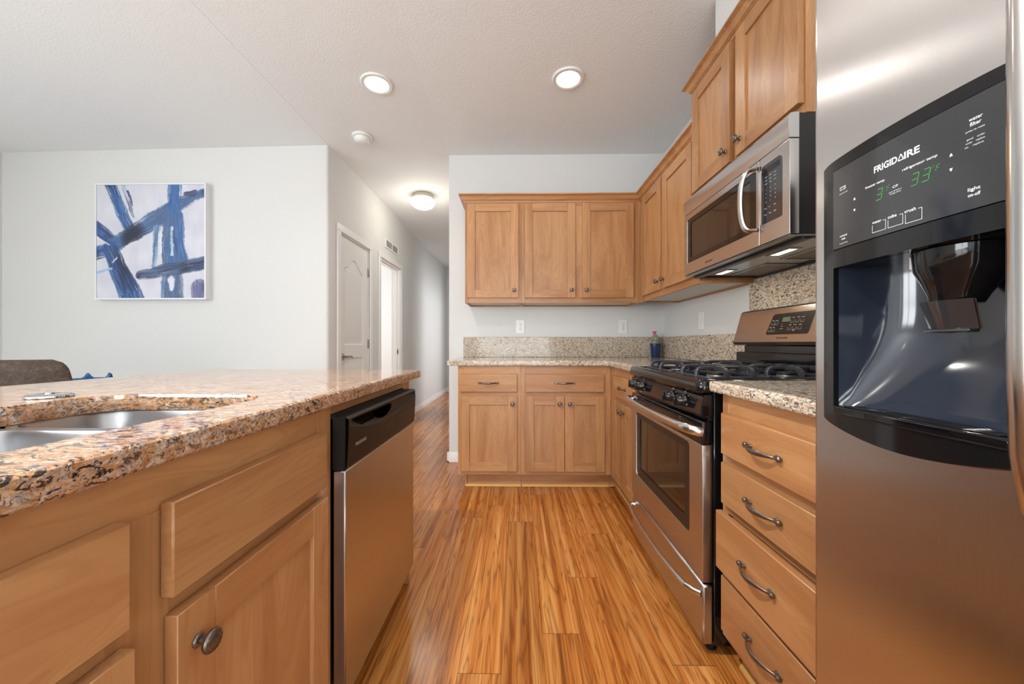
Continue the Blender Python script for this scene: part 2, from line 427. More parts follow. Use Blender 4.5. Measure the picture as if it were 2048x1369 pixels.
def tag(o, label=None, cat=None, group=None, kind=None):
    if label: o['label'] = label
    if cat: o['category'] = cat
    if group: o['group'] = group
    if kind: o['kind'] = kind
    return o
def thing(name, loc, rz, label, cat, group=None):
    o = bpy.data.objects.new(name, None); C.objects.link(o); o.location = loc; o.rotation_euler = (0, 0, rz); o.empty_display_size = .1
    return tag(o, label, cat, group)
def struct(o, label=None): return tag(o, label, kind='structure')
def relabel(o, l): o['label'] = l; return o
def kids(o): return [c for c in bpy.data.objects if c.parent == o]
def dup(root, loc, rz, label, group=None):
    r = root.copy(); C.objects.link(r); r.location = loc; r.rotation_euler = (0, 0, rz); r['label'] = label
    for ch in kids(root):
        c = ch.copy(); C.objects.link(c); c.parent = r
        for g in kids(ch):
            d = g.copy(); C.objects.link(d); d.parent = c
    return r

# ---------------------------------------------------------------- room shell
XW, YB, YF = 1.267, 3.242, 2.632     # right wall, back wall, back cabinet face
XH, YL, XL, YR, YE = -1.535, 2.985, -4.23, -3.45, 7.95
CH = 2.68
def cz(x, y=0):
    if x >= -0.60: return CH
    if x >= XH: return 2.64 + (x - XH) / (-0.60 - XH) * 0.04
    return 2.64 + (x - XH) * 0.0145

b = MB(); b.box(XL - .2, XW + .2, YR - .2, YE + .2, -.08, 0, b=0); struct(b.build('floor', 'floor', smooth=False))
# unseen pale floor covering, added to bounce light onto the ceiling
b = MB(); b.box(XL, -1.60, YR, YL, .0005, .010, b=.003); b.box(-1.60, XW, YR, -.95, .0005, .010, b=.003); struct(b.build('floor', 'bounce_carpet', smooth=False))
b = MB()
xs = [XL - .1, XH, -0.60, XW + .1]; ys = [YR - .1, YL + .05, YE + .1]
vs = [(x, y, cz(x)) for y in ys for x in xs] + [(x, y, 2.9) for y in ys for x in xs]
n = len(xs); fs = []
for j in range(len(ys) - 1):
    for i in range(n - 1):
        a = j * n + i; fs.append((a, a + 1, a + n + 1, a + n)); a += n * len(ys); fs.append((a, a + 1, a + n + 1, a + n))
m_ = n * len(ys)
for i in range(n - 1):
    fs.append((i, i + 1, i + 1 + m_, i + m_)); k = (len(ys) - 1) * n; fs.append((k + i, k + i + 1, k + i + 1 + m_, k + i + m_))
for j in range(len(ys) - 1):
    a = j * n; fs.append((a, a + n, a + n + m_, a + m_)); a += n - 1; fs.append((a, a + n, a + n + m_, a + m_))
b.add(vs, fs); struct(b.build('ceiling', 'ceiling', smooth=False))
# faint seam along the marriage line of the ceiling
b = MB(); b.box(XH - .004, XH + .004, YR, YL, 2.6392, 2.645, b=0.0004); struct(b.build('trim_1', 'ceiling'))

Z9 = 2.80
def rc(x0, x1, y0, y1): return [(x0, y0), (x1, y0), (x1, y1), (x0, y1)]
b = MB(); b.slab(rc(YR, YB + .1, 0, Z9), [], XW, XW + .12, 0, 'X'); struct(b.build('wall_right', 'wall', smooth=False))
b = MB(); b.slab(rc(-0.60, XW, 0, Z9), [], YB, YB + .11, 0.0, 'Y'); struct(b.build('wall_back', 'wall', smooth=False))
b = MB(); b.slab(rc(XL, XH - .115, 0, Z9), [], YL, YL + .11, 0.0, 'Y'); 
b.add([(XH - .115, YL, 0), (XH - .02, YL, 0), (XH - .006, YL + .006, 0), (XH, YL + .02, 0), (XH, YL + .11, 0), (XH - .115, YL + .11, 0)] +
      [(XH - .115, YL, Z9), (XH - .02, YL, Z9), (XH - .006, YL + .006, Z9), (XH, YL + .02, Z9), (XH, YL + .11, Z9), (XH - .115, YL + .11, Z9)],
      [(0, 1, 7, 6), (1, 2, 8, 7), (2, 3, 9, 8), (3, 4, 10, 9), (4, 5, 11, 10), (5, 0, 6, 11), (0, 1, 2, 3, 4, 5), (6, 7, 8, 9, 10, 11)])
struct(b.build('wall_dining', 'wall', ang=.9))
b = MB(); b.slab(rc(YL + .11, YE, 0, Z9), [[(3.185, .005), (3.815, .005), (3.815, 2.0), (3.185, 2.0)], [(4.12, .005), (4.83, .005), (4.83, 2.0), (4.12, 2.0)]], XH - .115, XH, 0, 'X')
struct(b.build('wall_hall_left', 'wall', smooth=False))
b = MB(); b.slab(rc(YB + .11, YE, 0, Z9), [[(6.15, .005), (7.25, .005), (7.25, 2.0), (6.15, 2.0)]], -0.60, -0.49, 0, 'X'); struct(b.build('wall_hall_right', 'wall', smooth=False))
b = MB(); b.slab(rc(XL, XW, 0, Z9), [], YE, YE + .1, 0, 'Y'); struct(b.build('wall_hall_end', 'wall', smooth=False))
b = MB(); b.slab(rc(YR, YL + .11, 0, Z9), [[(-3.20, .65), (-.60, .65), (-.60, 2.30), (-3.20, 2.30)]], XL - .1, XL, 0, 'X'); struct(b.build('wall_left', 'wall', smooth=False))
b = MB(); b.slab(rc(XL, XW, 0, Z9), [[(-3.55, .3), (-2.15, .3), (-2.15, 2.25), (-3.55, 2.25)], [(-1.07, .3), (1.03, .3), (1.03, 2.15), (-1.07, 2.15)]], YR - .1, YR, 0, 'Y'); struct(b.build('wall_rear', 'wall', smooth=False))
b = MB(); b.slab(rc(YL + .11, YE, 0, Z9), [], -4.05, -4.0, 0, 'X'); struct(b.build('wall_bedroom', 'wall', smooth=False))
b = MB(); b.box(-4.0, XH - .115, 6.15, 6.25, 0, Z9, b=0); b.box(-4.0, XH - .115, 3.9, 3.98, 0, Z9, b=0); struct(b.build('wall_bedroom_end', 'wall', smooth=False))
b = MB(); b.box(-.49, XW, 5.5, 5.6, 0, Z9, b=0); b.box(.75, .85, 5.6, YE, 0, Z9, b=0); struct(b.build('wall_side_room', 'wall', smooth=False))
# drywall chase carrying the vent duct up from the tall cabinet
b = MB(); b.slab(rc(1.215, 1.80, 2.385, 2.75), [], .95, XW, 0.0, 'X'); struct(b.build('wall_duct_chase', 'wall', smooth=False))
# window frames with mullions (behind and left of the camera)
b = MB()
for (y0, y1) in ((-3.20, -1.90), (-1.90, -.60)):
    b.box(XL - .07, XL - .03, y0, y0 + .05, .65, 2.30); b.box(XL - .07, XL - .03, y1 - .05, y1, .65, 2.30)
    b.box(XL - .07, XL - .03, y0, y1, .65, .70); b.box(XL - .07, XL - .03, y0, y1, 2.25, 2.30); b.box(XL - .065, XL - .035, y0, y1, 1.46, 1.50)
struct(b.build('window_1', 'trim'))
b = MB()
for x in (-3.55, -2.87, -2.20): b.box(x, x + .05, YR - .07, YR - .03, .3, 2.25)
b.box(-3.55, -2.15, YR - .07, YR - .03, .3, .36); b.box(-3.55, -2.15, YR - .07, YR - .03, 2.19, 2.25)
struct(b.build('window_2', 'trim'))
b = MB()
for x in (-1.07, -.05, .98): b.box(x, x + .05, YR - .07, YR - .03, .3, 2.15)
b.box(-1.07, 1.03, YR - .07, YR - .03, .3, .36); b.box(-1.07, 1.03, YR - .07, YR - .03, 2.09, 2.15); b.box(-1.07, 1.03, YR - .065, YR - .035, 1.20, 1.235)
struct(b.build('window_3', 'trim'))

# baseboards
def base_prof(h=.085, t=.013): return [(0, 0), (t + .002, 0), (t + .002, h * .12), (t, h * .7), (t * .45, h * .9), (t * .3, h), (0, h)]
def baseboard(name, p0, p1, side):
    """p0->p1 on plan, side = outward normal"""
    b = MB(); pr = base_prof(); ls = []
    for p in (p0, p1): ls.append([(p[0] + side[0] * u, p[1] + side[1] * u, v) for u, v in pr])
    b.loops(ls); return struct(b.build(name, 'trim'))
baseboard('baseboard_hall_left', (XH, 4.915), (XH, YE), (1, 0))
baseboard('baseboard_hall_entry', (XH, YL), (XH, 3.135), (1, 0))
baseboard('baseboard_hall_middle', (XH, 3.885), (XH, 4.05), (1, 0))
baseboard('baseboard_hall_end', (XH, YE), (-.6, YE), (0, -1))
baseboard('baseboard_back', (-.615, YB), (-.424, YB), (0, -1))
baseboard('baseboard_hall_right', (-.60, YB - .015), (-.60, 6.15), (-1, 0))
baseboard('baseboard_dining', (XL, YL), (XH, YL), (0, -1))
baseboard('baseboard_left', (XL, YR), (XL, YL), (1, 0))

# hall doors
def casing(b, y0, y1, zt, w_=.062, x=XH, t=.016):
    for (a, c) in ((y0 - w_, y0), (y1, y1 + w_)): b.box(x, x + t, a, c, 0.002, zt, b=.004)
    b.box(x, x + t, y0 - w_, y1 + w_, zt, zt + w_, b=.004)
    b.box(x - .115, x, y0 - .012, y0 + .003, 0.002, zt); b.box(x - .115, x, y1 - .003, y1 + .012, 0.002, zt); b.box(x - .115, x, y0, y1, zt - .012, zt + .003)
b = MB(); casing(b, 3.185, 3.815, 2.0); b.box(XH - .05, XH - .036, 3.19, 3.20, 0.002, 1.985); struct(b.build('trim_2', 'trim'))
b = MB(); casing(b, 4.12, 4.83, 2.0)
b.box(XH - .075, XH - .04, 4.82, 4.828, 0.002, 1.985); b.box(XH - .075, XH - .04, 4.12, 4.83, 1.978, 1.99)
struct(b.build('trim_3', 'trim'))
b = MB(); b.box(XH - .047, XH - .020, 4.8255, 4.829, .89, .96, b=.001, mi=0); b.box(XH - .040, XH - .028, 4.824, 4.829, .91, .94, b=0, mi=1)
tag(b.build('strike_plate', ['nickel', 'slot']), 'small metal latch strike plate on the jamb of the open hall doorway', 'strike plate')
d1 = thing('door_1', (XH - .012, 3.5, 0), R(-90), 'white two panel interior door with arched top panel at the hall entrance', 'door'); d1['kind'] = 'structure'; del d1['category']
# local: x-> -Y ; y -> +X ; so front faces +y ; rz -90: x->(0,-1), y->(1,0)
b = MB(); wd = .306
def arch(x0, x1, z0, z1, rise, n=16):
    p = [(x0, z0), (x1, z0), (x1, z1)]
    for k in range(1, n):
        t = k / n; x = x1 + (x0 - x1) * t; p.append((x, z1 + rise * (0.5 - 0.5 * math.cos(2 * math.pi * t)) ** 1.3))
    p.append((x0, z1)); return p
A1 = arch(-.20, .20, 1.02, 1.72, .10); A2 = rc(-.20, .20, .14, .90)
b.slab(rc(-wd, wd, .01, 1.985), [A1, A2], -.034, 0, 0, 'Y')
for q in (A1, A2):
    q0 = q; l = [[(u, 0, v) for u, v in q0], [(u, -.009, v) for u, v in inset(q0, .008)], [(u, -.009, v) for u, v in inset(q0, .016)], [(u, -.002, v) for u, v in inset(q0, .045)]]
    b.loops(l, 0, False, True)
b.build('door_slab', 'door_paint', d1)
b = MB()
for z in (.22, 1.03, 1.76):
    b.box(-wd - .008, -wd + .004, -.001, .014, z - .045, z + .045, b=.003)
    b.build('hinge', 'nickel', d1); b = MB()
b.lathe([(0.001, 0), (.030, 0), (.031, .006), (.022, .010), (.012, .012), (.010, .045), (.001, .046)], (.245, 0, .915), 'Y', 20)
b.tube([(.245, .042, .915), (.20, .045, .917), (.16, .044, .913), (.130, .042, .909)], [.009, .0085, .008, .006], 10)
b.build('door_handle', 'nickel', d1)

# return air vent
t = thing('air_vent', (XH, 4.505, 2.205), R(-90), 'white rectangular air vent grille high on the hall wall', 'vent')
b = MB(); b.slab(rc(-.225, .225, -.055, .055), [rc(-.205, -.008, -.038, .038), rc(.008, .205, -.038, .038)], 0, .010, .002, 'Y'); b.build('vent_frame', 'plastic_white', t)
b = MB(); b.box(-.21, .21, .0005, .002, -.04, .04, b=0); b.build('vent_back', 'vent', t)
b = MB()
for k in range(8): z = -.034 + k * .0095; b.add([(-.205, .002, z), (.205, .002, z), (.205, .008, z - .004), (-.205, .008, z - .004), (-.205, .003, z + .0012), (.205, .003, z + .0012), (.205, .009, z - .0028), (-.205, .009, z - .0028)], [(0, 1, 2, 3), (4, 5, 6, 7), (0, 1, 5, 4), (2, 3, 7, 6), (0, 3, 7, 4), (1, 2, 6, 5)])
b.build('louvers', 'plastic_white', t)

# ---------------------------------------------------------------- cabinet hardware and fronts
def knob_mb(x, y, z):
    b = MB()
    b.lathe([(.0005, 0), (.0095, 0), (.0100, .002), (.0085, .0045), (.0045, .006), (.0042, .014), (.007, .0165), (.0150, .0185), (.0165, .0215), (.0160, .0240), (.0140, .0258), (.0125, .0256), (.0118, .0262), (.0100, .0270), (.0086, .0264), (.0060, .0276), (.0005, .0280)], (x, y, z), '-Y', 26)
    for k in range(16):
        a = 2 * math.pi * k / 16; b.lathe([(.0003, 0), (.0012, .0003), (.0012, .0010), (.0003, .0015)], (x + .0132 * math.cos(a), y - .0252, z + .0132 * math.sin(a)), '-Y', 6)
    return b
def pull_mb(x, y, z, L=.066):
    b = MB(); pts = []; rad = []
    for k in range(19):
        u = -1 + 2 * k / 18; h = .010 + .019 * math.cos(u * math.pi / 2) ** .8 if abs(u) < 1 else .010
        pts.append((x + u * L * .86, y - h, z)); rad.append(.0036 + .0042 * (math.cos(u * math.pi / 2) ** 1.5 if abs(u) < 1 else 0))
    b.tube(pts, rad, 10, 0, .62)
    for sx in (-1, 1):
        b.lathe([(.0005, .003), (.0062, .003), (.0078, .0065), (.0078, .010), (.0055, .0125), (.0030, .0118), (.0026, .0135), (.0005, .0138)], (x + sx * L, y, z), '-Y', 18)
        b.lathe([(.0062, 0), (.0062, .002), (.0042, .004), (.0040, .012)], (x + sx * L * .78, y, z), '-Y', 12)
        b.tube([(x + sx * L * .99, y - .008, z), (x + sx * L * .84, y - .011, z)], [.0045, .004], 8)
    return b
TH = .020
def shaker(parent, x0, x1, z0, z1, knob=None, y=0.0, th=TH, st=.063, name='door', lab=None):
    b = MB(); yf = y - th
    b.box(x0, x0 + st, yf, y - .0008, z0, z1, 0, .0012); b.box(x1 - st, x1, yf, y - .0008, z0, z1, 0, .0012)
    b.box(x0 + st, x1 - st, yf, y - .0008, z0, z0 + st, 1, .0012); b.box(x0 + st, x1 - st, yf, y - .0008, z1 - st, z1, 1, .0012)
    b.box(x0 + st - .002, x1 - st + .002, yf + .0085, y - .002, z0 + st - .002, z1 - st + .002, 0, 0)
    d = b.build(name, ['wood_v', 'wood_h'], parent)
    if lab: d['label'] = lab
    if knob: knob_mb(knob[0], yf, knob[1]).build('knob', 'bronze', d)
    return d
def drawer_front(parent, x0, x1, z0, z1, pull=True, y=0.0, th=TH, name='drawer', lab=None):
    b = MB(); b.box(x0, x1, y - th, y - .0008, z0, z1, 0, .0022)
    d = b.build(name, ['wood_h'], parent)
    if lab: d['label'] = lab
    if pull: pull_mb((x0 + x1) / 2, y - th, (z0 + z1) / 2).build('handle', 'bronze', d)
    return d
def carcass(parent, w_, z0, z1, depth, mid=None, stiles=(.04, .04), rails=(.045, .04), midst=(), top=False, under=False, midrail=.03, toe=True, back=True, msw=.03):
    b = MB(); s = .016
    b.box(0, s, .019, depth, z0, z1, 0, .001); b.box(w_ - s, w_, .019, depth, z0, z1, 0, .001)
    b.box(s, w_ - s, .019, depth, z0 + (.012 if under else 0), z0 + s + (.012 if under else 0), 2 if under else 1, 0)
    if back: b.box(s, w_ - s, depth - .008, depth, z0, z1, 1, 0)
    if top: b.box(s, w_ - s, .019, depth, z1 - s, z1, 1, 0)
    # face frame
    b.box(0, stiles[0], 0, .019, z0, z1, 0, .0006); b.box(w_ - stiles[1], w_, 0, .019, z0, z1, 0, .0006)
    b.box(stiles[0], w_ - stiles[1], 0.0002, .019, z0, z0 + rails[0], 1, .0006); b.box(stiles[0], w_ - stiles[1], 0.0002, .019, z1 - rails[1], z1, 1, .0006)
    for m in (mid or ()): b.box(stiles[0], w_ - stiles[1], 0.0002, .019, m - midrail / 2, m + midrail / 2, 1, .0006)
    for m in midst: b.box(m - msw, m + msw, 0.0001, .019, z0 + rails[0], z1 - rails[1], 0, .0006)
    c = b.build('cabinet_body', ['wood_v', 'wood_h', 'cab_under'], parent)
    return c
def toekick(parent, x0, x1, ret=None, shoe=True, h=.105, rec=.06, y1=None):
    b = MB(); b.box(x0 + (.0165 if ret else 0), x1, rec, rec + .016, .002, h, 0, .0005)
    if ret: b.box(ret, ret + .016, rec - .006, .58, .002, h, 0, .0005)
    b.build('toe_kick', ['wood_h'], parent)
    if shoe:
        b = MB(); n_ = 5; pr = [(rec - .0005, .002)] + [(rec - .014 * math.cos(R(90 * k / n_)), .002 + .016 * math.sin(R(90 * k / n_))) for k in range(n_ + 1)]
        b.prism(pr, x0 + .007, x1, 'X'); b.build('shoe_molding', 'shoe', parent)

RIGHT, BACK = R(-90), 0.0
# ---- back run, base cabinets (local x=+X, front -Y)
t = thing('base_cabinet', (-.424, YF, 0), BACK, 'maple base cabinet with one drawer over one door at the hall end', 'cabinet')
carcass(t, .446, .105, .874, .60, [.677], rails=(.045, .07), midrail=.04)
drawer_front(t, .016, .420, .692, .820)
shaker(t, .020, .419, .133, .664, (.388, .609))
toekick(t, .041, .446, ret=.041)
t = thing('base_cabinet', (.0225, YF, 0), BACK, 'maple base cabinet with one wide drawer over two doors under the back counter', 'cabinet')
carcass(t, .634, .105, .874, .60, [.677], stiles=(.03, .05), rails=(.045, .07), midrail=.04)
drawer_front(t, .029, .583, .692, .820)
shaker(t, .029, .3055, .133, .664, (.272, .609)); shaker(t, .3085, .587, .133, .664, (.343, .609))
toekick(t, 0, .634, shoe=True)
# ---- right run, base cabinet between corner and range (local x=-Y, front -X)
XF = .657
t = thing('base_cabinet', (XF, YF - .001, 0), RIGHT, 'narrow maple base cabinet between the inside corner and the gas range', 'cabinet')
carcass(t, .625, .105, .874, .60, [.677], stiles=(.145, .045), rails=(.045, .07), midrail=.04)
drawer_front(t, .142, .582, .692, .823)
shaker(t, .142, .360, .133, .664, (.335, .612)); shaker(t, .364, .582, .133, .664, (.392, .612))
toekick(t, -.061, .622)
b = MB(); b.box(-.0765, -.0612, .0005, .076, .002, .105, 0, .0005); b.build('toe_kick', ['wood_h'], t)
b = MB(); b.box(-.0612, -.047, .0005, .047, .002, .016, 0, .005); b.build('shoe_molding', 'shoe', t)
# ---- right run, drawer stack beside the fridge
t = thing('drawer_cabinet', (XF, 1.201, 0), RIGHT, 'maple cabinet with four stacked drawers between range and refrigerator', 'cabinet')
carcass(t, .457, .105, .874, .60, [.677, .525, .325], stiles=(.032, .032), rails=(.045, .07), midrail=.04)
drawer_front(t, .024, .430, .690, .818)
drawer_front(t, .024, .430, .536, .664)
d = drawer_front(t, .024, .430, .336, .514, y=-.016, lab='third drawer from the top, standing slightly open')
b = MB(); b.box(.050, .404, -.0168, .42, .352, .50, 0, .001); b.build('drawer_box', 'wood_h', d)
drawer_front(t, .024, .430, .138, .310)
toekick(t, 0.002, .457)

# ---- uppers
def crown(parent, path, z, name='crown_molding', h=.058, o=.046):
    """path: plan points of the cabinet face, molding grows to the left-hand side of travel"""
    pr = [(0, 0), (.004, 0), (.006, .010), (.012, .013), (.012, .017), (.018, .020), (.022, .030), (.030, .042), (.040, .048), (o, .050), (o, h), (0, h)]
    ls = []
    n_ = len(path)
    for i, p in enumerate(path):
        p = Vector(p); nr = []
        if i > 0: d = (p - Vector(path[i - 1])).normalized(); nr.append(Vector((-d.y, d.x)))
        if i < n_ - 1: d = (Vector(path[i + 1]) - p).normalized(); nr.append(Vector((-d.y, d.x)))
        m = nr[0] if len(nr) == 1 else (nr[0] + nr[1]) / (1 + nr[0].dot(nr[1]))
        ls.append([(p.x + m.x * u, p.y + m.y * u, z + v) for u, v in pr])
    b = MB(); b.loops(ls); return b.build(name, 'wood_h', parent, ang=.35)
YU, XU, ZU0, ZU1 = 2.937, .962, 1.354, 2.150
t = thing('wall_cabinet', (-.417, YU, 0), BACK, 'single door maple wall cabinet nearest the hallway', 'cabinet')
carcass(t, .4465, ZU0, ZU1, .303, stiles=(.03, .03), rails=(.045, .03), under=True, top=True)
shaker(t, .019, .423, 1.393, 2.136, (.388, 1.452))
t = thing('wall_cabinet', (.030, YU, 0), BACK, 'double door maple wall cabinet on the back wall above the outlets', 'cabinet')
carcass(t, .931, ZU0, ZU1, .303, stiles=(.03, .06), rails=(.045, .03), midst=(.449,), under=True, top=True)
shaker(t, .024, .421, 1.393, 2.136, (.391, 1.452)); shaker(t, .476, .876, 1.393, 2.136, (.507, 1.452))
t = thing('wall_cabinet', (XU, YU - .001, 0), RIGHT, 'double door maple wall cabinet on the right wall beside the microwave', 'cabinet')
carcass(t, .958, ZU0, ZU1, .303, stiles=(.10, .05), rails=(.045, .03), midst=(.475,), under=True, top=True)
shaker(t, .100, .453, 1.393, 2.136, (.425, 1.450)); shaker(t, .494, .899, 1.393, 2.136, (.525, 1.450))
cr = crown(None, [(XU, 1.981), (XU, YU), (-.417, YU), (-.417, YB - .002)], 2.147)
tag(cr, 'maple crown molding running along the lower wall cabinets around the corner', 'crown molding')
t = thing('tall_wall_cabinet', (.930, 1.977, 0), RIGHT, 'taller double door maple wall cabinet mounted above the microwave', 'cabinet')
ZT0, ZT1 = 1.782, 2.352
carcass(t, .765, ZT0, ZT1, .334, stiles=(.03, .03), rails=(.04, .03), midst=(.3875,), top=True)
shaker(t, .022, .366, 1.815, 2.335, (.336, 1.873), th=.022); shaker(t, .411, .758, 1.815, 2.335, (.442, 1.873), th=.022)
cr = crown(None, [(.930, 1.214), (.930, 1.977), (XW - .002, 1.977)], 2.345)
tag(cr, 'short maple crown molding on top of the taller cabinet above the microwave', 'crown molding')

# ---------------------------------------------------------------- counters of the kitchen run
o = [(-.495, 2.602), (.595, 2.602), (.628, 2.569), (.628, 2.004), (XW, 2.004), (XW, YB), (-.495, YB)]
b = MB(); b.slab(o, [], .876, .914, .007)
tag(b.build('countertop', 'granite', ang=.5), 'L-shaped speckled granite countertop running around the back corner', 'countertop')
b = MB(); b.slab(rc(.628, XW, .742, 1.228), [], .876, .914, .009)
tag(b.build('countertop', 'granite', ang=.5), 'short granite countertop over the four drawers beside the refrigerator', 'countertop')
b = MB(); b.box(-.472, XW - .021, YB - .020, YB - .0005, .9145, 1.090, b=.002)
tag(b.build('backsplash', 'granite'), 'low granite backsplash strip on the back wall under the outlets', 'backsplash')
b = MB(); b.box(XW - .020, XW - .0005, 2.026, YB - .001, .9145, 1.090, b=.002)
tag(b.build('backsplash', 'granite'), 'low granite backsplash strip on the right wall behind the cactus corner', 'backsplash')
b = MB(); b.box(XW - .020, XW - .0005, 1.15, 2.024, .9145, 1.373, b=.002)
tag(b.build('backsplash', 'granite'), 'tall granite backsplash panel rising behind the gas range', 'backsplash')

# ---------------------------------------------------------------- outlets
def outlet(loc, rz, label, kind='outlet', cat='outlet'):
    t = thing('wall_outlet', loc, rz, label, cat, None)
    b = MB(); b.slab(rrect(-.037, .037, -.060, .060, .004), [], -.0005, -.006, .002, 'Y'); b.build('cover_plate', 'plastic_white', t)
    for dz in (-.0195, .0195):
        b = MB(); b.lathe([(.0005, .0055), (.0165, .0055), (.0175, .0075), (.0170, .0085), (.0005, .0085)], (0, 0, dz), '-Y', 20, 0)
        for dx in (-.0063, .0063): b.box(dx - .0013, dx + .0013, -.0092, -.0080, dz - .002, dz + .0075, 1, 0)
        b.lathe([(.0003, .008), (.0024, .0088), (.0003, .0092)], (0, 0, dz - .0095), '-Y', 10, 1)
        b.build('receptacle', ['plastic_white', 'slot'], t)
    b = MB(); b.lathe([(.0003, .006), (.003, .0063), (.0003, .0072)], (0, 0, 0), '-Y', 10); b.build('screw', 'nickel', t)
outlet((.024, YB, 1.180), 0, 'white duplex outlet on the back wall below the first two cabinet doors')
outlet((.914, YB, 1.180), 0, 'white duplex outlet on the back wall just left of the cactus')
t = thing('light_switch', (XW, 2.580, 1.190), RIGHT, 'pale toggle switch plate on the right wall between the corner and the range', 'switch')
b = MB(); b.slab(rrect(-.037, .037, -.060, .060, .004), [], -.0005, -.006, .002, 'Y'); b.build('cover_plate', 'plastic_white', t)
b = MB(); b.box(-.005, .005, -.014, -.0055, -.004, .010, 0, .001); b.build('toggle', 'plastic_white', t)

# ---------------------------------------------------------------- cactus in a pot
t = thing('potted_cactus', (1.163, 3.155, .9142), 0, 'small woolly cactus with a pink flower in a dark blue pot on the corner counter', 'potted plant')
b = MB(); b.lathe([(.0005, 0), (.034, 0), (.036, .004), (.0445, .112), (.0462, .113), (.0465, .119), (.0435, .119), (.041, .108), (.0005, .106)], n=32); b.build('pot', 'pot', t)
b = MB()
def cact(u, v):
    a = 2 * math.pi * u; z = .106 + .095 * v; r = .0265 * (1 - v ** 4) ** .5 * (1 + .07 * math.cos(a * 12)) + .0003
    return (r * math.cos(a) - .004, r * math.sin(a), z)
b.grid(cact, 72, 18); b.build('cactus_stem', 'cactus', t)
b = MB(); b.lathe([(.0005, 0), (.006, .002), (.013, .010), (.015, .018), (.012, .022), (.006, .020), (.0005, .018)], (-.008, 0, .198), n=14)
for k in range(8):
    a = 2 * math.pi * k / 8; b.tube([(-.008 + .004 * math.cos(a), .004 * math.sin(a), .206), (-.008 + .014 * math.cos(a), .014 * math.sin(a), .218), (-.008 + .017 * math.cos(a), .017 * math.sin(a), .222)], [.003, .005, .001], 6)
b.build('flower', 'pink', t)

# ---------------------------------------------------------------- island
IA = R(90 - 0.7)
IC = Vector((-.445, 1.693, 0))      # far right corner of the island counter
def isl(lx, ly):                    # lx along the front away from the camera (from the far corner, negative = nearer), ly into the island
    dx, dy = Vector((math.cos(IA), math.sin(IA), 0)), Vector((-math.sin(IA), math.cos(IA), 0))
    return IC + dx * lx + dy * ly
ct = thing('island_countertop', IC, IA, 'large granite island countertop in the foreground with a sink cut into it', 'countertop')
LI = 2.35
outer = [(-LI, 0.0), (-.003, 0.0), (0, .003), (0, .985), (-.006, .996), (-.03, 1.003), (-LI, 1.003)]
o = rrect(-LI, 0, 0, 1.003, (0, .006, .05, 0), 6)
SX0, SX1, SY0, SY1 = -1.56, -.826, .108, .522
hole = rrect(SX0, SX1, SY0, SY1, (.10, .075, .11, .10), 8)
b = MB(); b.slab(o, [hole], .876, .914, .009, rh=.0012); b.build('stone_slab', 'granite_warm_bounce', ct, ang=.5)

sk = thing('kitchen_sink', isl(-1.2, .316), IA, 'undermounted double bowl stainless steel sink in the island', 'sink')
def bowl(x0, x1, y0, y1, zt, zb, r):
    b = MB(); ls = []
    for ins, z, rr in ((0, zt, r), (.002, zt - .006, r), (.012, zb + .05, r), (.018, zb + .025, r * .95), (.035, zb + .006, r * .8), (.06, zb, r * .6)):
        ls.append([(u, v, z) for u, v in rrect(x0 + ins, x1 - ins, y0 + ins, y1 - ins, max(rr - ins * .3, .02), 8)])
    b.loops(ls, 0, False, True)
    ls2 = [[(u, v, z) for u, v in rrect(x0 + i, x1 - i, y0 + i, y1 - i, r, 8)] for i, z in ((0, zt), (-.010, zt), (-.010, zt - .004), (-.006, zt - .03), (0, zb - .003), (.05, zb - .006))]
    b.loops(ls2, 0, False, True)
    b.lathe([(.045, zb + .001), (.043, zb + .003), (.030, zb - .0005), (.0005, zb + .0005)], ((x0 + x1) / 2, (y0 + y1) / 2, 0), n=24)
    return b
bowl(.190, .386, -.210, .212, .8752, .70, .055).build('bowl', 'steel_sink', sk, recalc=False)
bb = bowl(-.386, .168, -.210, .212, .8752, .66, .07).build('bowl', 'steel_sink', sk, recalc=False)
b = MB(); b.tube([(.179, -.20, .864), (.179, .20, .864)], .0115, 12); b.build('divider', 'steel_sink', sk)
t = thing('sink_hole_cover', isl(-.885, .590) + Vector((0, 0, .9142)), 0, 'small round chrome disc lying on the island counter beside the sink', 'chrome disc')
b = MB(); b.lathe([(.0005, 0), (.036, 0), (.038, .002), (.0375, .005), (.033, .0075), (.026, .0065), (.020, .0080), (.0005, .0085)], n=32); b.build('disc', 'chrome', t)
b = MB(); b.lathe([(.0005, .0085), (.008, .0085), (.008, .011), (.0005, .0118)], n=16); b.build('centre_button', 'chrome', t)

# island cabinets: local x = away from the camera, front faces +X
def itop(lx, ly=.0245): p = isl(lx, ly); return p
t = thing('sink_base_cabinet', itop(-1.653), IA, 'dark amber wooden sink cabinet in the island with false drawer fronts and two doors', 'cabinet')
carcass(t, .903, .105, .875, .62, [.677], stiles=(.03, .060), rails=(.045, .065), midst=(.4275,), msw=.040, back=False, midrail=.045)
drawer_front(t, .018, .400, .690, .820, pull=False, lab='near false drawer front'); drawer_front(t, .4536, .850, .690, .820, pull=False, lab='false drawer front with chipped edge')
shaker(t, .018, .405, .125, .664, (.370, .605)); d = shaker(t, .460, .8545, .125, .662, (.491, .605))
toekick(t, 0, .903)
t = thing('end_panel', itop(-.107), IA, 'narrow wooden end panel closing the island beside the dishwasher', 'panel')
b = MB(); b.box(0, .019, 0, .62, .002, .875, 0, .001); b.build('side_board', 'wood_v', t)
b = MB(); b.box(-.066, 0, .001, .019, .105, .875, 0, .001); b.box(-.064 - .575, -.066, 0.002, .019, .852, .875, 1, .0006); b.build('mounting_rail', ['wood_v', 'wood_h'], t)
t = thing('island_back_cabinet', itop(-1.99, .648), IA, 'wooden back of the island facing the dining area', 'cabinet')
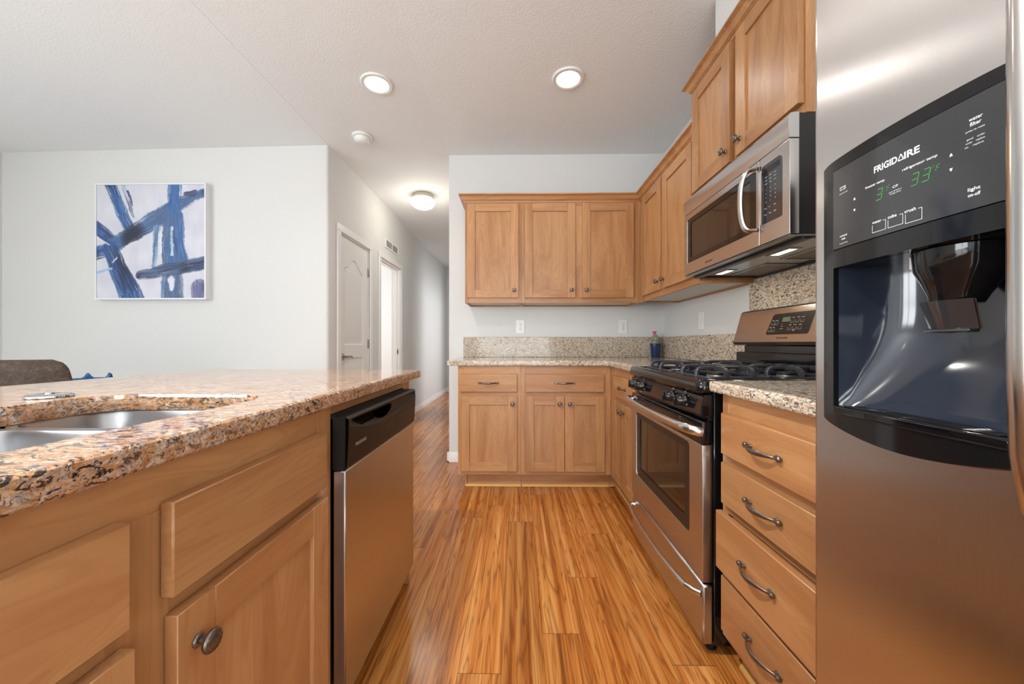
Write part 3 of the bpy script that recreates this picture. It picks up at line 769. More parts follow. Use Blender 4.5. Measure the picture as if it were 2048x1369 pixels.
b = MB(); b.box(0, 1.902, .0, .02, .002, .875, 0, .001); b.box(1.3, 1.32, .02, .20, .55, .875, 0, .001); b.box(.5, .52, .02, .20, .55, .875, 0, .001); b.build('back_panel', 'wood_v', t)
t = thing('base_cabinet', itop(-2.301), IA, 'near end base cabinet of the island beside the sink cabinet', 'cabinet')
carcass(t, .646, .105, .875, .62, [.677], stiles=(.03, .03))
drawer_front(t, .02, .62, .690, .820); shaker(t, .02, .62, .125, .664, (.06, .60)); toekick(t, 0, .646)

# ---------------------------------------------------------------- dishwasher
t = thing('dishwasher', itop(-.7555, .0035), IA, 'stainless steel dishwasher with black control panel built into the island', 'dishwasher')
DWW = .582; DF = -.018       # front plane (local y) of the door
b = MB(); b.box(.006, DWW - .008, .03, .60, .11, .838, 0, .002); b.box(.012, DWW - .010, .012, .03, .838, .851, 0, .001); b.build('tub_housing', 'black_matte', t)
b = MB(); b.box(.004, DWW + .016, DF, .014, .120, .7085, 0, .003); b.build('door_panel', 'steel', t)
z0c, z1c = .7095, .846
def lens(x):     # lower edge of the curved recess
    u = (x - .30) / .30; return .788 + .038 * u * u
def cons(u, v):
    x = .0035 + u * (DWW + .0135 - .0035); z = z0c + v * (z1c - z0c)
    y = DF - .003 - .006 * math.sin(math.pi * min(1, max(0, v)) * .55)
    if v < .06: y += .004 * (1 - v / .06)
    if v > .95: y += .010 * ((v - .95) / .05) ** 2
    ze = lens(x); zt = .8405
    if ze < z < zt and .015 < x < .60:
        d = min((z - ze) / .004, (zt - z) / .010, (x - .015) / .02, (.60 - x) / .02, 1.0)
        y += .0095 * max(0, d) * (0.65 + 0.35 * (z - ze) / (zt - ze))
    return (x, y, z)
b = MB(); b.grid(cons, 96, 68); b.box(.0035, DWW + .0135, DF + .0005, .015, z0c, z1c - .004, 0, .001); 
b.add([(.0035, DF + .001, z1c), (DWW + .0135, DF + .001, z1c), (DWW + .0135, .015, z1c), (.0035, .015, z1c), (.0035, DF + .001, z1c - .006), (DWW + .0135, DF + .001, z1c - .006), (DWW + .0135, .015, z1c - .006), (.0035, .015, z1c - .006)], [(0, 1, 2, 3), (4, 5, 6, 7), (0, 1, 5, 4), (1, 2, 6, 5), (2, 3, 7, 6), (3, 0, 4, 7)])
cp = b.build('control_panel', 'console', t, recalc=False)
b = MB()
for k in range(4):
    zz = .8100 + k * .0062; x0 = .042 + (3 - k) * .014
    b.box(x0, .178, DF - .0045, DF + .001, zz, zz + .0026, 0, 0)
def mouth(n=16):
    p = [(.178, .829)]
    for k in range(n + 1): a = math.pi + math.pi * k / n; p.append((.252 + .074 * math.cos(a), .8285 + .030 * math.sin(a) * 1.0))
    return p
b.prism(mouth(), DF - .0042, DF + .001, 'Y'); b.build('vent_and_grip', 'void', cp)
b = MB(); yp = DF - .0086
def dwt(s_, x, z, h, wd_=None, bold=0): b.text(s_, x, z, yp + max(0, (z - .765)) * .0, h, wd_, bold)
dwt('FRIGIDAIRE', .045, .7620, .0085, .066, .02)
for x in (.277, .298, .319):
    b.text('o-', x, .7640, yp - .0008, .003, .010); b.text('--', x, .7570, yp - .0008, .003, .010)
for x in (.425, .446): b.text('o-', x, .768, yp - .001, .003, .011); b.text('on', x, .758, yp - .001, .003, .008)
for x in (.485, .520, .548): b.text('.-', x, .772, yp - .001, .0035, .012); b.text('--', x, .763, yp - .001, .0025, .009)
b.build('lettering', 'print_grey', cp)
b = MB(); b.box(.02, DWW, .07, .085, .004, .108, 0, .001); b.build('kick_plate', 'black_matte', t)

# ---------------------------------------------------------------- gas range (local x=-Y from the far side, y=0 at X=.657, front negative)
RY0 = 1.992
t = thing('gas_range', (.657, RY0, 0), RIGHT, 'freestanding stainless steel and black gas range between the base cabinets', 'stove')
W = .757; FR = -.048            # door face plane
b = MB(); b.box(0, W, -.010, .59, .035, .905, 0, .003)
b.box(W - .002, W + .002, .03, .05, .2, .86, 0, .001); b.box(W - .002, W + .0015, .09, .10, .4, .80, 0, .001)
b.build('oven_body', 'black_gloss', t)
for x, y in ((.04, .0), (W - .04, .0), (.04, .55), (W - .04, .55)):
    b = MB(); b.lathe([(.0005, .001), (.016, .001), (.018, .006), (.012, .010), (.012, .036), (.0005, .036)], (x, y, 0), n=16); b.build('foot', 'black_matte', t)
# storage drawer
b = MB(); b.box(.002, W - .002, FR + .002, -.011, .036, .234, 0, .006); dr = b.build('storage_drawer', 'steel', t)
def bow(x0, x1, z, y_end, y_mid, n=28, p=2.2):
    return [(x0 + (x1 - x0) * k / n, y_end + (y_mid - y_end) * (1 - abs(2 * k / n - 1) ** p), z) for k in range(n + 1)]
b = MB(); P = [(.045, FR + .006, .196), (.040, FR - .010, .197), (.044, FR - .026, .198)] + bow(.060, W - .075, .198, FR - .032, FR - .050)[1:-1] + [(W - .060, FR - .030, .198), (W - .035, FR - .014, .197), (W - .020, FR + .004, .196)]
b.tube(P, .0115, 14, 0, .8); b.build('drawer_handle', 'steel_bar', dr)
# oven door
b = MB(); win = rrect(.070, .662, .362, .683, .018, 5)
b.slab(rrect(.002, W - .002, .243, .698, .003, 2), [win], -.014, FR, .004, 'Y', 0, rh=.0025)
od = b.build('oven_door', 'steel', t, ang=.5)
b = MB(); b.slab(rrect(.002, W - .002, .6985, .776, .004, 2), [], -.014, FR - .001, .005, 'Y'); b.box(.004, .012, FR + .002, -.012, .245, .70); b.box(W - .0125, W - .0035, FR + .004, -.0095, .245, .70, 0, 0)
for k in range(3): b.box(.08, .66, FR - .0025, FR + .001, .742 + k * .009, .7445 + k * .009, 0, .001)
b.build('door_top_trim', 'black_gloss', od)
b = MB(); b.slab(win, [rrect(.115, .617, .405, .655, .006, 3)], FR + .010, FR + .004, 0, 'Y'); b.build('window_border', 'black_satin', od)
b = MB(); b.slab(win, [], FR + .0105, FR + .0085, 0, 'Y'); b.build('window_glass', 'glass_dark', od)
b = MB(); P = [(.020, FR + .004, .738), (.012, FR - .014, .742), (.018, FR - .032, .745)] + bow(.035, W - .030, .748, FR - .040, FR - .060)[1:-1] + [(W - .020, FR - .030, .746), (W - .010, FR - .010, .742), (W - .008, FR + .004, .740)]
b.tube(P, .017, 16, 0, .62); b.build('oven_handle', 'steel_bar', od)
# control panel with knobs
b = MB()
pr = [(-.012, .795), (FR - .004, .7945), (FR - .008, .800), (FR + .002, .858), (FR + .008, .864), (-.012, .864)]
b.prism(pr, .001, W - .001, 'X'); b.box(.003, W - .003, FR + .022, -.011, .777, .795, 0, .001)
pn = b.build('control_panel', 'black_gloss', t, ang=.4)
for x in (.085, .190, .530, .635):
    b = MB(); tilt = .010
    ls = []
    for r_, h in ((.0005, 0), (.024, 0), (.025, .004), (.0215, .008), (.020, .012), (.019, .030), (.0165, .033), (.0005, .0335)):
        ls.append([(x + r_ * math.cos(2 * math.pi * k / 24), FR - .004 - h, .829 + r_ * math.sin(2 * math.pi * k / 24)) for k in range(24)])
    b.loops(ls); b.box(x - .0045, x + .0045, FR - .044, FR - .030, .811, .847, 0, .002)
    b.build('knob', 'black_gloss', pn)
b = MB()
for x in (.085, .190, .530, .635):
    b.text('OFF', x - .009, .8562, FR + .0002, .0042, .012); b.text('HI', x + .020, .846, FR - .0015, .0038, .007); b.text('LO', x + .020, .818, FR - .0062, .0038, .007)
    for k in range(4): a = R(200 + 40 * k); b.box(x + .027 * math.cos(a) - .0008, x + .027 * math.cos(a) + .0008, FR - .0082, FR - .0050, .829 + .027 * math.sin(a) * .8 - .0008, .829 + .027 * math.sin(a) * .8 + .0008, 0, 0)
b.build('lettering', 'print_white', pn)
# cooktop
b = MB()
ls = []
for ins, z in ((.006, .866), (0, .872), (-.002, .885), (0, .900), (.004, .909), (.012, .914), (.030, .915), (.042, .912), (.050, .902), (.060, .899)):
    ls.append([(u, v, z) for u, v in rrect(0 + ins + .0015, W - ins - .0015, FR - .010 + ins, .545 - max(ins, 0) * .3, (.030, .030, .004, .004), 7)])
b.loops(ls, 0, True, True); b.build('cooktop', 'black_gloss', t, ang=.8)
for (x, y, r_) in ((.207, .116, .040), (.207, .374, .034), (.550, .116, .043), (.550, .374, .034)):
    b = MB(); b.lathe([(.0005, .899), (r_ * 1.25, .899), (r_ * 1.22, .903), (r_ * .98, .906), (r_ * .96, .915), (.0005, .916)], (x, y, 0), n=28); bu = b.build('burner', 'burner', t)
    b = MB(); b.lathe([(.0005, .9165), (r_ * .9, .9165), (r_ * .95, .919), (r_ * .9, .9235), (r_ * .6, .925), (.0005, .9255)], (x, y, 0), n=28); b.build('burner_cap', 'black_matte', bu)
def grate_mb(xc, yc):
    b = MB(); hx, hy = .142, .116; zt = .9445; w_ = .0125; h_ = .015
    fr_ = rrect(xc - hx, xc + hx, yc - hy, yc + hy, .03, 5)
    b.slab(fr_, [inset(fr_, .011)], .9065, .9185, .002)
    for s_ in (-1, 1):
        x = xc + s_ * .058
        b.bar([(x, yc - hy + .004, .912), (x, yc - hy + .005, .930), (x, yc - hy + .010, .940), (x, yc - hy + .022, zt), (x, yc - .03, zt + .001), (x, yc + .03, zt + .001), (x, yc + hy - .022, zt), (x, yc + hy - .010, .940), (x, yc + hy - .005, .930), (x, yc + hy - .004, .912)], w_, h_, 0, (1, 0, 0))
        y = yc + s_ * .046
        b.bar([(xc - hx + .004, y, .912), (xc - hx + .005, y, .930), (xc - hx + .011, y, .940), (xc - hx + .024, y, zt), (xc - .07, y, zt + .001)], w_, h_, 0, (0, 1, 0))
        b.bar([(xc + .07, y, zt + .001), (xc + hx - .024, y, zt), (xc + hx - .011, y, .940), (xc + hx - .005, y, .930), (xc + hx - .004, y, .912)], w_, h_, 0, (0, 1, 0))
        b.bar([(xc + s_ * .062, yc, zt), (xc + s_ * .022, yc, zt + .001)], w_ * .9, h_ * .9)
        for q_ in (-1, 1): b.bar([(xc + s_ * .058, yc + q_ * .046, zt), (xc + s_ * .10, yc + q_ * .046, zt)], w_, h_)
    for xx in (-1, 1):
        for yy in (-1, 1): b.lathe([(.0005, .899), (.006, .899), (.006, .908), (.0005, .908)], (xc + xx * (hx - .012), yc + yy * (hy - .012), 0), n=8)
    return b
for gx in (.207, .550):
    for gy in (.116, .374): grate_mb(gx, gy).build('grate', 'cast_iron', t)
# backguard
bg_y = .50
b = MB(); b.slab(rrect(.004, W - .004, .905, .992, .008, 3), [], .588, bg_y, .004, 'Y'); b.box(.03, W - .03, bg_y + .028, .585, .990, 1.035, 0, .001)
bk = b.build('backguard', 'black_gloss', t, ang=.5)
def slant(u, v, d):   # leaning control face; v = height, d = depth behind face
    return (u, .482 + (v - 1.028) * .27 + d, v)
b = MB()
def slslab(loop, d0, d1, r, mi=0):
    ls = []
    for ins, d in ((r, d0), (0, d0 + (d1 - d0) * .3), (0, d1 - (d1 - d0) * .3), (r, d1)): ls.append([slant(u, v, d) for u, v in inset(loop, ins)])
    b.loops(ls, mi, True, True)
slslab(rrect(0, W, 1.022, 1.204, (.020, .022, .022, .020), 6), .058, 0.0, .006); hs = b.build('backguard_frame', 'black_gloss', bk, ang=.5)
b = MB(); slslab(rrect(.012, W - .012, 1.040, 1.194, (.010, .012, .012, .010), 5), .002, -.003, .001); b.build('control_face', 'steel_h', bk, ang=.5)
b = MB(); slslab([(.258, 1.074), (.498, 1.074), (.506, 1.082), (.514, 1.160), (.508, 1.167), (.282, 1.167), (.272, 1.160), (.252, 1.081)], -.001, -.0045, .001); dp = b.build('clock_display', 'black_satin', bk, ang=.5)
def stext(s_, x, z, h, wd_=None, mi=0, bold=0):
    n0 = len(b.v); b.text(s_, x, z, 0, h, wd_, bold, mi)
    for i in range(n0, len(b.v)): u, _, v = b.v[i]; q = slant(u, v, off); b.v[i] = q
b = MB(); off = -.0052
for x, z, s_ in ((.278, 1.135, 'bake'), (.300, 1.135, 'broil'), (.268, 1.105, 'clean'), (.290, 1.105, 'warm')): stext(s_, x, z, .004, .014)
for x in (.395, .425, .450): stext('+ start' if x < .4 else 'cook', x, 1.143, .004, .016)
for x in (.388, .415, .445): stext('timer', x, 1.112, .004, .016)
stext('on', .343, 1.118, .003, .007); stext('door', .341, 1.108, .003, .012); stext('locked', .339, 1.098, .003, .017); stext('clear', .415, 1.088, .003, .014)
for x, z in ((.276, 1.118), (.298, 1.118), (.266, 1.088), (.288, 1.088), (.392, 1.124), (.420, 1.124), (.448, 1.124), (.386, 1.093), (.414, 1.093), (.443, 1.093)):
    for (a0, a1, c0, c1) in ((0, .0185, 0, .0006), (0, .0006, 0, .012), (.0179, .0185, 0, .012)):
        b.add([slant(x + a0, z + c0, off), slant(x + a1, z + c0, off), slant(x + a1, z + c1, off), slant(x + a0, z + c1, off)], [(0, 1, 2, 3)])
b.build('lettering', 'print_white', dp, recalc=False)
b = MB(); b.add([slant(.340, 1.129, off), (slant(.386, 1.129, off)), slant(.388, 1.149, off), slant(.342, 1.149, off)], [(0, 1, 2, 3)]); b.build('lcd_screen', 'lcd', dp, recalc=False)
b = MB(); off = -.0034; stext('FRIGIDAIRE', .330, 1.055, .0075, .066, 0, .02); b.build('brand_lettering', 'print_dark', bk, recalc=False)

# ---------------------------------------------------------------- over-the-range microwave
MY0, MX = 1.957, .872
t = thing('microwave_oven', (MX, MY0, 0), RIGHT, 'stainless steel over-the-range microwave hanging under the tall wall cabinet', 'microwave')
MW, Z0, Z1 = .752, 1.388, 1.779
b = MB(); b.box(.004, MW - .004, .030, .373, Z0 - .0015, Z1, 0, .002)
b.box(.012, MW - .012, .0095, .030, Z0 - .002, 1.76, 0, .002)
b.build('oven_housing', 'black_satin', t)
# curved vent grille on top
b = MB(); pr = [(.030, 1.697), (.001, 1.697), (-.001, 1.70), (-.005, 1.735), (-.004, 1.765), (.002, 1.775), (.012, 1.778), (.030, 1.778)]
b.prism(pr, 0, MW, 'X'); b.build('top_grille', 'steel_h', t, ang=.5)
split = .603
b = MB(); b.slab(rrect(0, split - .0015, Z0, 1.694, .002, 2), [rrect(.030, split - .020, 1.445, 1.667, .012, 4)], .030, 0, .0010, 'Y', rh=.0015)
md = b.build('microwave_door', 'steel_h', t, ang=.5)
b = MB(); b.slab(rrect(.030, split - .020, 1.445, 1.667, .012, 4), [rrect(.062, split - .060, 1.470, 1.645, .004, 2)], .006, .003, 0, 'Y'); b.build('window_border', 'black_gloss', md)
b = MB(); b.slab(rrect(.030, split - .020, 1.445, 1.667, .012, 4), [], .0075, .0062, 0, 'Y'); b.build('window_glass', 'glass_dark', md)
b = MB(); P = []
for k in range(25):
    a = math.pi * (k / 24); z = 1.558 - .112 * math.cos(a); s_ = math.sin(a) ** .42 if 0 < a < math.pi else 0
    P.append((split - .008 - .030 * s_ , -.002 - .046 * s_, z))
b.tube(P, [.010] + [.0125] * 23 + [.010], 12, 0, .62, up=(1, 0, 0)); b.build('door_handle', 'steel_bar', md)
b = MB(); b.text('FRIGIDAIRE', .215, 1.408, -.0006, .0065, .062, .02); b.build('brand_lettering', 'print_dark', md)
b = MB(); b.slab(rrect(split + .0015, MW, Z0, 1.694, .002, 2), [rrect(split + .006, MW - .034, 1.457, 1.662, (.006, .018, .018, .006), 4)], .030, 0, .0010, 'Y', rh=.0015)
mp = b.build('control_section', 'steel_h', t, ang=.5)
b = MB(); b.slab(rrect(split + .006, MW - .034, 1.457, 1.662, (.006, .018, .018, .006), 4), [], .004, .0018, 0, 'Y'); b.build('key_panel', 'charcoal_panel', mp)
b = MB()
for r_, z in enumerate((1.618, 1.606, 1.594)):
    for c_ in range(3): b.text(('defrost', 'start', 'power')[(r_ + c_) % 3], split + .026 + c_ * .023, z, .0014, .0034, .013)
k = 1
for r_ in range(4):
    for c_ in range(3): b.text(str((r_ * 3 + c_ + 1) % 10), split + .030 + c_ * .024, 1.573 - r_ * .0145, .0014, .005)
for c_, s_ in enumerate(('clear', '0', 'start')): b.text(s_, split + .024 + c_ * .024, 1.508, .0014, .004, .012 if c_ != 1 else .004)
for c_, s_ in enumerate(('timer', 'fan', 'light')): b.text(s_, split + .024 + c_ * .024, 1.486, .0014, .004, .012)
b.build('lettering', 'print_white', mp)
b = MB(); b.box(split + .030, MW - .050, .0012, .0017, 1.632, 1.652, 0, 0); b.build('display', 'black_gloss', mp)
# underside
b = MB(); b.box(.002, MW - .002, .002, .373, 1.381, 1.3865, 0, .002); un = b.build('bottom_plate', 'underhood', t)
b = MB()
b.box(.004, MW - .004, .045, .075, 1.372, 1.381, 0, .002); b.box(.004, MW - .004, .358, .372, 1.374, 1.381, 0, .001); b.box(.004, .018, .06, .358, 1.376, 1.381, 0, .001); b.box(MW - .018, MW - .004, .06, .358, 1.376, 1.381, 0, .001)
b.build('bottom_rim', 'black_satin', un)
for x in (.135, .535):
    b = MB(); b.slab(rc(x - .065, x + .065, .108, .158), [rc(x - .052, x + .052, .117, .149)], 1.3812, 1.3785, 0, 'Z'); fr = b.build('lamp_surround', 'underhood', un)
    b = MB(); b.box(x - .052, x + .052, .117, .149, 1.3795, 1.3811, 0, 0); b.build('cooktop_lamp', 'hood_lamp', un)
for x0, x1 in ((.06, .33), (.42, .69)):
    b = MB(); b.slab(rc(x0, x1, .200, .345), [rc(x0 + .010, x1 - .010, .210, .335)], 1.3812, 1.377, 0, 'Z'); ff = b.build('filter_frame', 'underhood', un)
    b = MB(); b.box(x0 + .010, x1 - .010, .210, .335, 1.3795, 1.381, 0, 0); b.build('grease_filter', 'mesh_filter', un)
for x in (.135, .535): area('cooktop_lamp_light', (MX + .133, MY0 - x, 1.372), (0, 0, 0), .03, .09, .55, (1, .86, .62))

# ---------------------------------------------------------------- refrigerator (local x=-Y, y=0 at the door face)
FX, FY0 = .570, .727
t = thing('refrigerator', (FX, FY0, 0), RIGHT, 'stainless side-by-side refrigerator with a black ice and water dispenser at right edge', 'refrigerator')
b = MB(); b.box(.004, .905, .117, .690, .020, 1.745, 0, .004); b.box(.03, .88, .08, .68, .002, .02, 0, .002); b.build('refrigerator_body', 'black_satin', t)
cavr = rc(.058, .300, .924, 1.168)
b = MB(); dl = rrect(0, .392, .06, 1.74, .004, 2)
def doorface(x0, x1, hole=None):
    b = MB(); z0, z1 = .06, 1.74
    outer = [(x0, z0), (x1, z0), (x1, z1), (x0, z1)]
    prof = [(.010, 0.0), (.0055, .0012), (.0020, .0050), (0, .012), (0, .112)]
    ls = []
    for ins, y in prof: ls.append([(u, y, v) for u, v in ((x0 + ins, z0), (x1 - ins, z0), (x1 - ins, z1), (x0 + ins, z1))])
    b.new(); b.loops(ls, 0, False, True)
    face = [Vector((u, 0, v)) for u, _, v in ls[0]]
    pl = [face]
    if hole: pl.append([Vector((u, 0, v)) for u, v in hole])
    tri = tessellate_polygon(pl); b.add([tuple(p) for l in pl for p in l], [tuple(q) for q in tri])
    return b
fd = doorface(0, .392, cavr).build('freezer_door', 'steel_fridge', t, ang=.6)
rd = doorface(.398, .907).build('refrigerator_door', 'steel_fridge', t, ang=.6)
b = MB()
for nm, x, par in (('freezer', .343, fd), ('fridge', .445, rd)):
    b = MB(); P = [(x, .004, 1.64), (x, -.020, 1.635), (x, -.042, 1.605), (x, -.052, 1.52), (x, -.053, 1.25), (x, -.053, 1.00), (x, -.050, .92), (x, -.040, .865), (x, -.020, .825), (x, .004, .80)]
    b.tube(P, [.013] * 2 + [.0148] * 6 + [.0135] * 2, 16, 0, .95, up=(1, 0, 0)); b.build('door_handle', 'steel_bar', par)
# dispenser bezel: gently bulging outline
DC = .1735; BX0, BX1 = .035, .312
def outline():
    p = []; n_ = 22
    for k in range(n_ + 1): u = k / n_; x = BX0 + .006 + (BX1 - BX0 - .012) * u; p.append((x, .894 - .022 * math.sin(math.pi * u) ** .9))
    p += [(BX1 - .001, .900), (BX1, .906), (BX1, 1.342), (BX1 - .001, 1.348)]
    for k in range(n_ + 1): u = 1 - k / n_; x = BX0 + .006 + (BX1 - BX0 - .012) * u; p.append((x, 1.355 + .004 * math.sin(math.pi * u)))
    p += [(BX0 + .001, 1.348), (BX0, 1.342), (BX0, .906), (BX0 + .001, .900)]
    return p
def bulge(x): u = (x - DC) / .14; return .007 * (1 - u * u)
def bplate(b, loop, hole, y0, y1, mi=0, r=.003):
    n0 = len(b.v); b.slab(loop, hole, y0, y1, r, 'Y', mi, rh=.0015)
    for i in range(n0, len(b.v)):
        x, y, z = b.v[i]
        if y < -.0005: b.v[i] = (x, y - bulge(x) * (1 if y < -.002 else .5), z)
def dens(pts, d=.012):
    o_ = []
    for i, p in enumerate(pts):
        q = pts[(i + 1) % len(pts)]; n_ = max(1, int(abs(q[0] - p[0]) / d))
        for k in range(n_): o_.append((p[0] + (q[0] - p[0]) * k / n_, p[1] + (q[1] - p[1]) * k / n_))
    return o_
def zlo(x): u = min(1, max(0, (x - BX0) / (BX1 - BX0))); return .896 - .022 * math.sin(math.pi * u) ** .9 + .004 * (abs(2 * u - 1) ** 14)
def zhi(x): u = min(1, max(0, (x - BX0) / (BX1 - BX0))); return 1.357 + .003 * math.sin(math.pi * u) - .006 * (abs(2 * u - 1) ** 14)
def yb(x, d): return -d - bulge(x)
b = MB(); BD = .0070; CX0, CX1, CZ0, CZ1 = .058, .300, .924, 1.168
def strip(x0, x1, lo, hi, nu=44, nv=3, d=BD):
    b.grid(lambda u, v: (x0 + (x1 - x0) * u, yb(x0 + (x1 - x0) * u, d), lo(x0 + (x1 - x0) * u) * (1 - v) + hi(x0 + (x1 - x0) * u) * v), nu, nv)
strip(CX0, CX1, lambda x: CZ1, zhi); strip(CX0, CX1, zlo, lambda x: CZ0); strip(BX0, CX0, zlo, zhi, 6); strip(CX1, BX1, zlo, zhi, 6)
ol = []; n_ = 60
for k in range(n_ + 1): x = BX0 + (BX1 - BX0) * k / n_; ol.append((x, zlo(x)))
for k in range(n_ + 1): x = BX1 - (BX1 - BX0) * k / n_; ol.append((x, zhi(x)))
b.loops([[(x, yb(x, BD), z) for x, z in ol], [(x, .0, z) for x, z in inset(ol, -.0025)]], 0, False, False)
hl = [(CX0 + (CX1 - CX0) * k / 40, CZ0) for k in range(41)] + [(CX1 - (CX1 - CX0) * k / 40, CZ1) for k in range(41)]
b.loops([[(x, yb(x, BD), z) for x, z in hl], [(x, .002, z) for x, z in hl]], 0, False, False)
dsp = b.build('dispenser_bezel', 'black_gloss', fd, ang=.6)
b = MB(); PX0, PX1, PZ0, PZ1 = .059, .303, 1.200, 1.338
def pg(u, v): x = PX0 + (PX1 - PX0) * u; return (x, yb(x, .0080), PZ0 + (PZ1 - PZ0) * v)
b.grid(pg, 60, 4)
pl_ = [(PX0 + (PX1 - PX0) * k / 60, PZ0) for k in range(61)] + [(PX1 - (PX1 - PX0) * k / 60, PZ1) for k in range(61)]
b.loops([[(x, yb(x, .0080), z) for x, z in pl_], [(x, yb(x, .0068), z) for x, z in pl_]], 0, False, False)
pan = b.build('display_panel', 'charcoal_panel', fd, ang=.5)
b = MB(); q_ = inset(pl_, -.0012); b.loops([[(x, yb(x, .00715), z) for x, z in pl_], [(x, yb(x, .00715), z) for x, z in q_]], 0, False, False); b.build('panel_seam', 'void', dsp)
# lower chin ledge and drip tray
b = MB(); bplate(b, dens(rrect(.062, .296, .912, .9245, .003, 2)), [], -.004, -.0105, r=.0015)
b.box(.062, .296, -.012, .060, .9235, .9255, 0, .0008)
for k in range(9): b.box(.075, .283, -.006 + k * .006, -.0035 + k * .006, .9255, .9268, 0, .0004)
b.build('drip_tray', 'black_gloss', dsp)
def cav(u, v):
    x = .058 + .242 * u; z = .924 + .244 * v
    e = 1 - abs(2 * u - 1) ** 4.5
    q = min(1, v / .72); prof = .026 + .076 * (1 - (1 - q) ** 2.2)
    hx = .5 + .5 * (1 - (2 * u - 1) ** 2)
    y = prof * max(0, e) ** .5 * (.72 + .28 * hx)
    if v < .02: y *= .9
    return (x, y, z)
b = MB(); b.grid(cav, 48, 40)
b.add([(.058, 0, 1.168), (.300, 0, 1.168), (.300, .11, 1.168), (.058, .11, 1.168)], [(0, 1, 2, 3)]); b.add([(.058, 0, .924), (.300, 0, .924), (.300, .06, .924), (.058, .06, .924)], [(0, 1, 2, 3)])
b.build('dispenser_cavity', 'cavity', dsp, ang=1.0, recalc=False)
b = MB(); ls = []
for cx, cy, rx, ry, z in ((.198, .050, .052, .045, 1.167), (.198, .050, .050, .043, 1.140), (.197, .050, .040, .036, 1.122), (.196, .048, .030, .028, 1.102), (.195, .046, .027, .024, 1.090)):
    ls.append([(cx + rx * math.cos(2 * math.pi * k / 28), cy + ry * math.sin(2 * math.pi * k / 28), z) for k in range(28)])
b.loops(ls); b.build('ice_chute', 'black_gloss', dsp)
b = MB()
def pad(u, v):
    a = (u - .5) * 2; return (.195 + a * (.030 + .003 * v), .030 - .010 * (1 - a * a) + .012 * (1 - v), 1.055 + .040 * v - .006 * (1 - a * a) * (1 - v))
b.grid(pad, 14, 8); b.grid(lambda u, v: (pad(u, v)[0], pad(u, v)[1] + .004, pad(u, v)[2]), 14, 8); b.box(.166, .224, .030, .046, 1.050, 1.056, 0, .002)
b.build('dispenser_paddle', 'charcoal_panel', dsp)
b = MB(); b.box(.146, .158, .030, .042, 1.146, 1.168, 0, .002); b.build('water_nozzle', 'plastic_white', dsp)
# printing on the display
b = MB(); TY = -.0082
def ft(s_, x0, x1, z, h, bold=.015):
    n0 = len(b.v); b.text(s_, x0, z, TY, h, x1 - x0, bold)
    for i in range(n0, len(b.v)): x, y, z_ = b.v[i]; b.v[i] = (x, y - bulge(x), z_)
def fr_(x0, x1, z0, z1, w_=.0006):
    for (a, c, d_, e) in ((x0, x1, z0, z0 + w_), (x0, x0 + w_, z0, z1 - .003), (x1 - w_, x1, z0, z1), (x1 - .005, x1, z1 - w_, z1)):
        b.add([(a, TY - bulge(a), d_), (c, TY - bulge(c), d_), (c, TY - bulge(c), e), (a, TY - bulge(a), e)], [(0, 1, 2, 3)])
def tri_(x, z, s_, up):
    k = 1 if up else -1; b.add([(x - s_, TY - bulge(x), z - k * s_), (x + s_, TY - bulge(x), z - k * s_), (x + s_ * .3, TY - bulge(x), z + k * s_), (x - s_ * .3, TY - bulge(x), z + k * s_)], [(0, 1, 2, 3)])
ft('FRIGID', .139, .175, 1.3000, .0095, .03); ft('IRE', .1845, .2050, 1.3000, .0095, .03)
for (xa, za, xb, zb) in ((.1762, 1.3000, .1800, 1.3095), (.1838, 1.3000, .1800, 1.3095), (.1762, 1.3000, .1838, 1.3000)):
    dx, dz = xb - xa, zb - za; l = math.hypot(dx, dz); nx, nz = -dz / l * .0007, dx / l * .0007
    b.add([(xa - nx, TY - bulge(xa), za - nz + .0007), (xb - nx, TY - bulge(xb), zb - nz + (0 if dz else .0007)), (xb + nx, TY - bulge(xb), zb + nz + (0 if dz else .0007)), (xa + nx, TY - bulge(xa), za + nz + .0007)], [(0, 1, 2, 3)])
ft('power', .074, .087, 1.3025, .0030); ft('on-off', .074, .087, 1.2985, .0030); ft('press & hold', .0735, .090, 1.2922, .0022, 0)
tri_(.104, 1.2740, .0019, True); tri_(.104, 1.2552, .0019, False); tri_(.241, 1.2770, .0019, True); tri_(.241, 1.2580, .0019, False)
ft('freezer temp', .124, .156, 1.2812, .0036); ft('refrigerator temp', .182, .226, 1.2832, .0036)
ft('C/F', .168, .176, 1.2645, .0034); ft('press & hold to', .163, .181, 1.2590, .0020, 0); ft('change mode', .164, .180, 1.2560, .0020, 0)
ft('water', .136, .151, 1.2215, .0040); ft('cube', .161, .174, 1.2215, .0045); ft('crush', .185, .200, 1.2215, .0045)
fr_(.136, .158, 1.2075, 1.2225); fr_(.161, .183, 1.2075, 1.2225); fr_(.186, .208, 1.2060, 1.2225)
ft('control', .074, .089, 1.2185, .0032); ft('lock', .078, .086, 1.2130, .0034); ft('press & hold', .0735, .090, 1.2062, .0022, 0)
ft('water', .259, .272, 1.3085, .0042); ft('filter', .260, .271, 1.3020, .0046); ft('press to reset', .256, .274, 1.2958, .0022, 0)
ft('good    order', .257, .274, 1.2860, .0022, 0); ft('order    replace', .256, .274, 1.2815, .0022, 0); ft('on    replace', .255, .273, 1.2770, .0022, 0)
ft('light', .258, .270, 1.2225, .0042); ft('on-off', .258, .270, 1.2155, .0042)
b.build('lettering', 'print_white', pan, recalc=False)
b = MB()
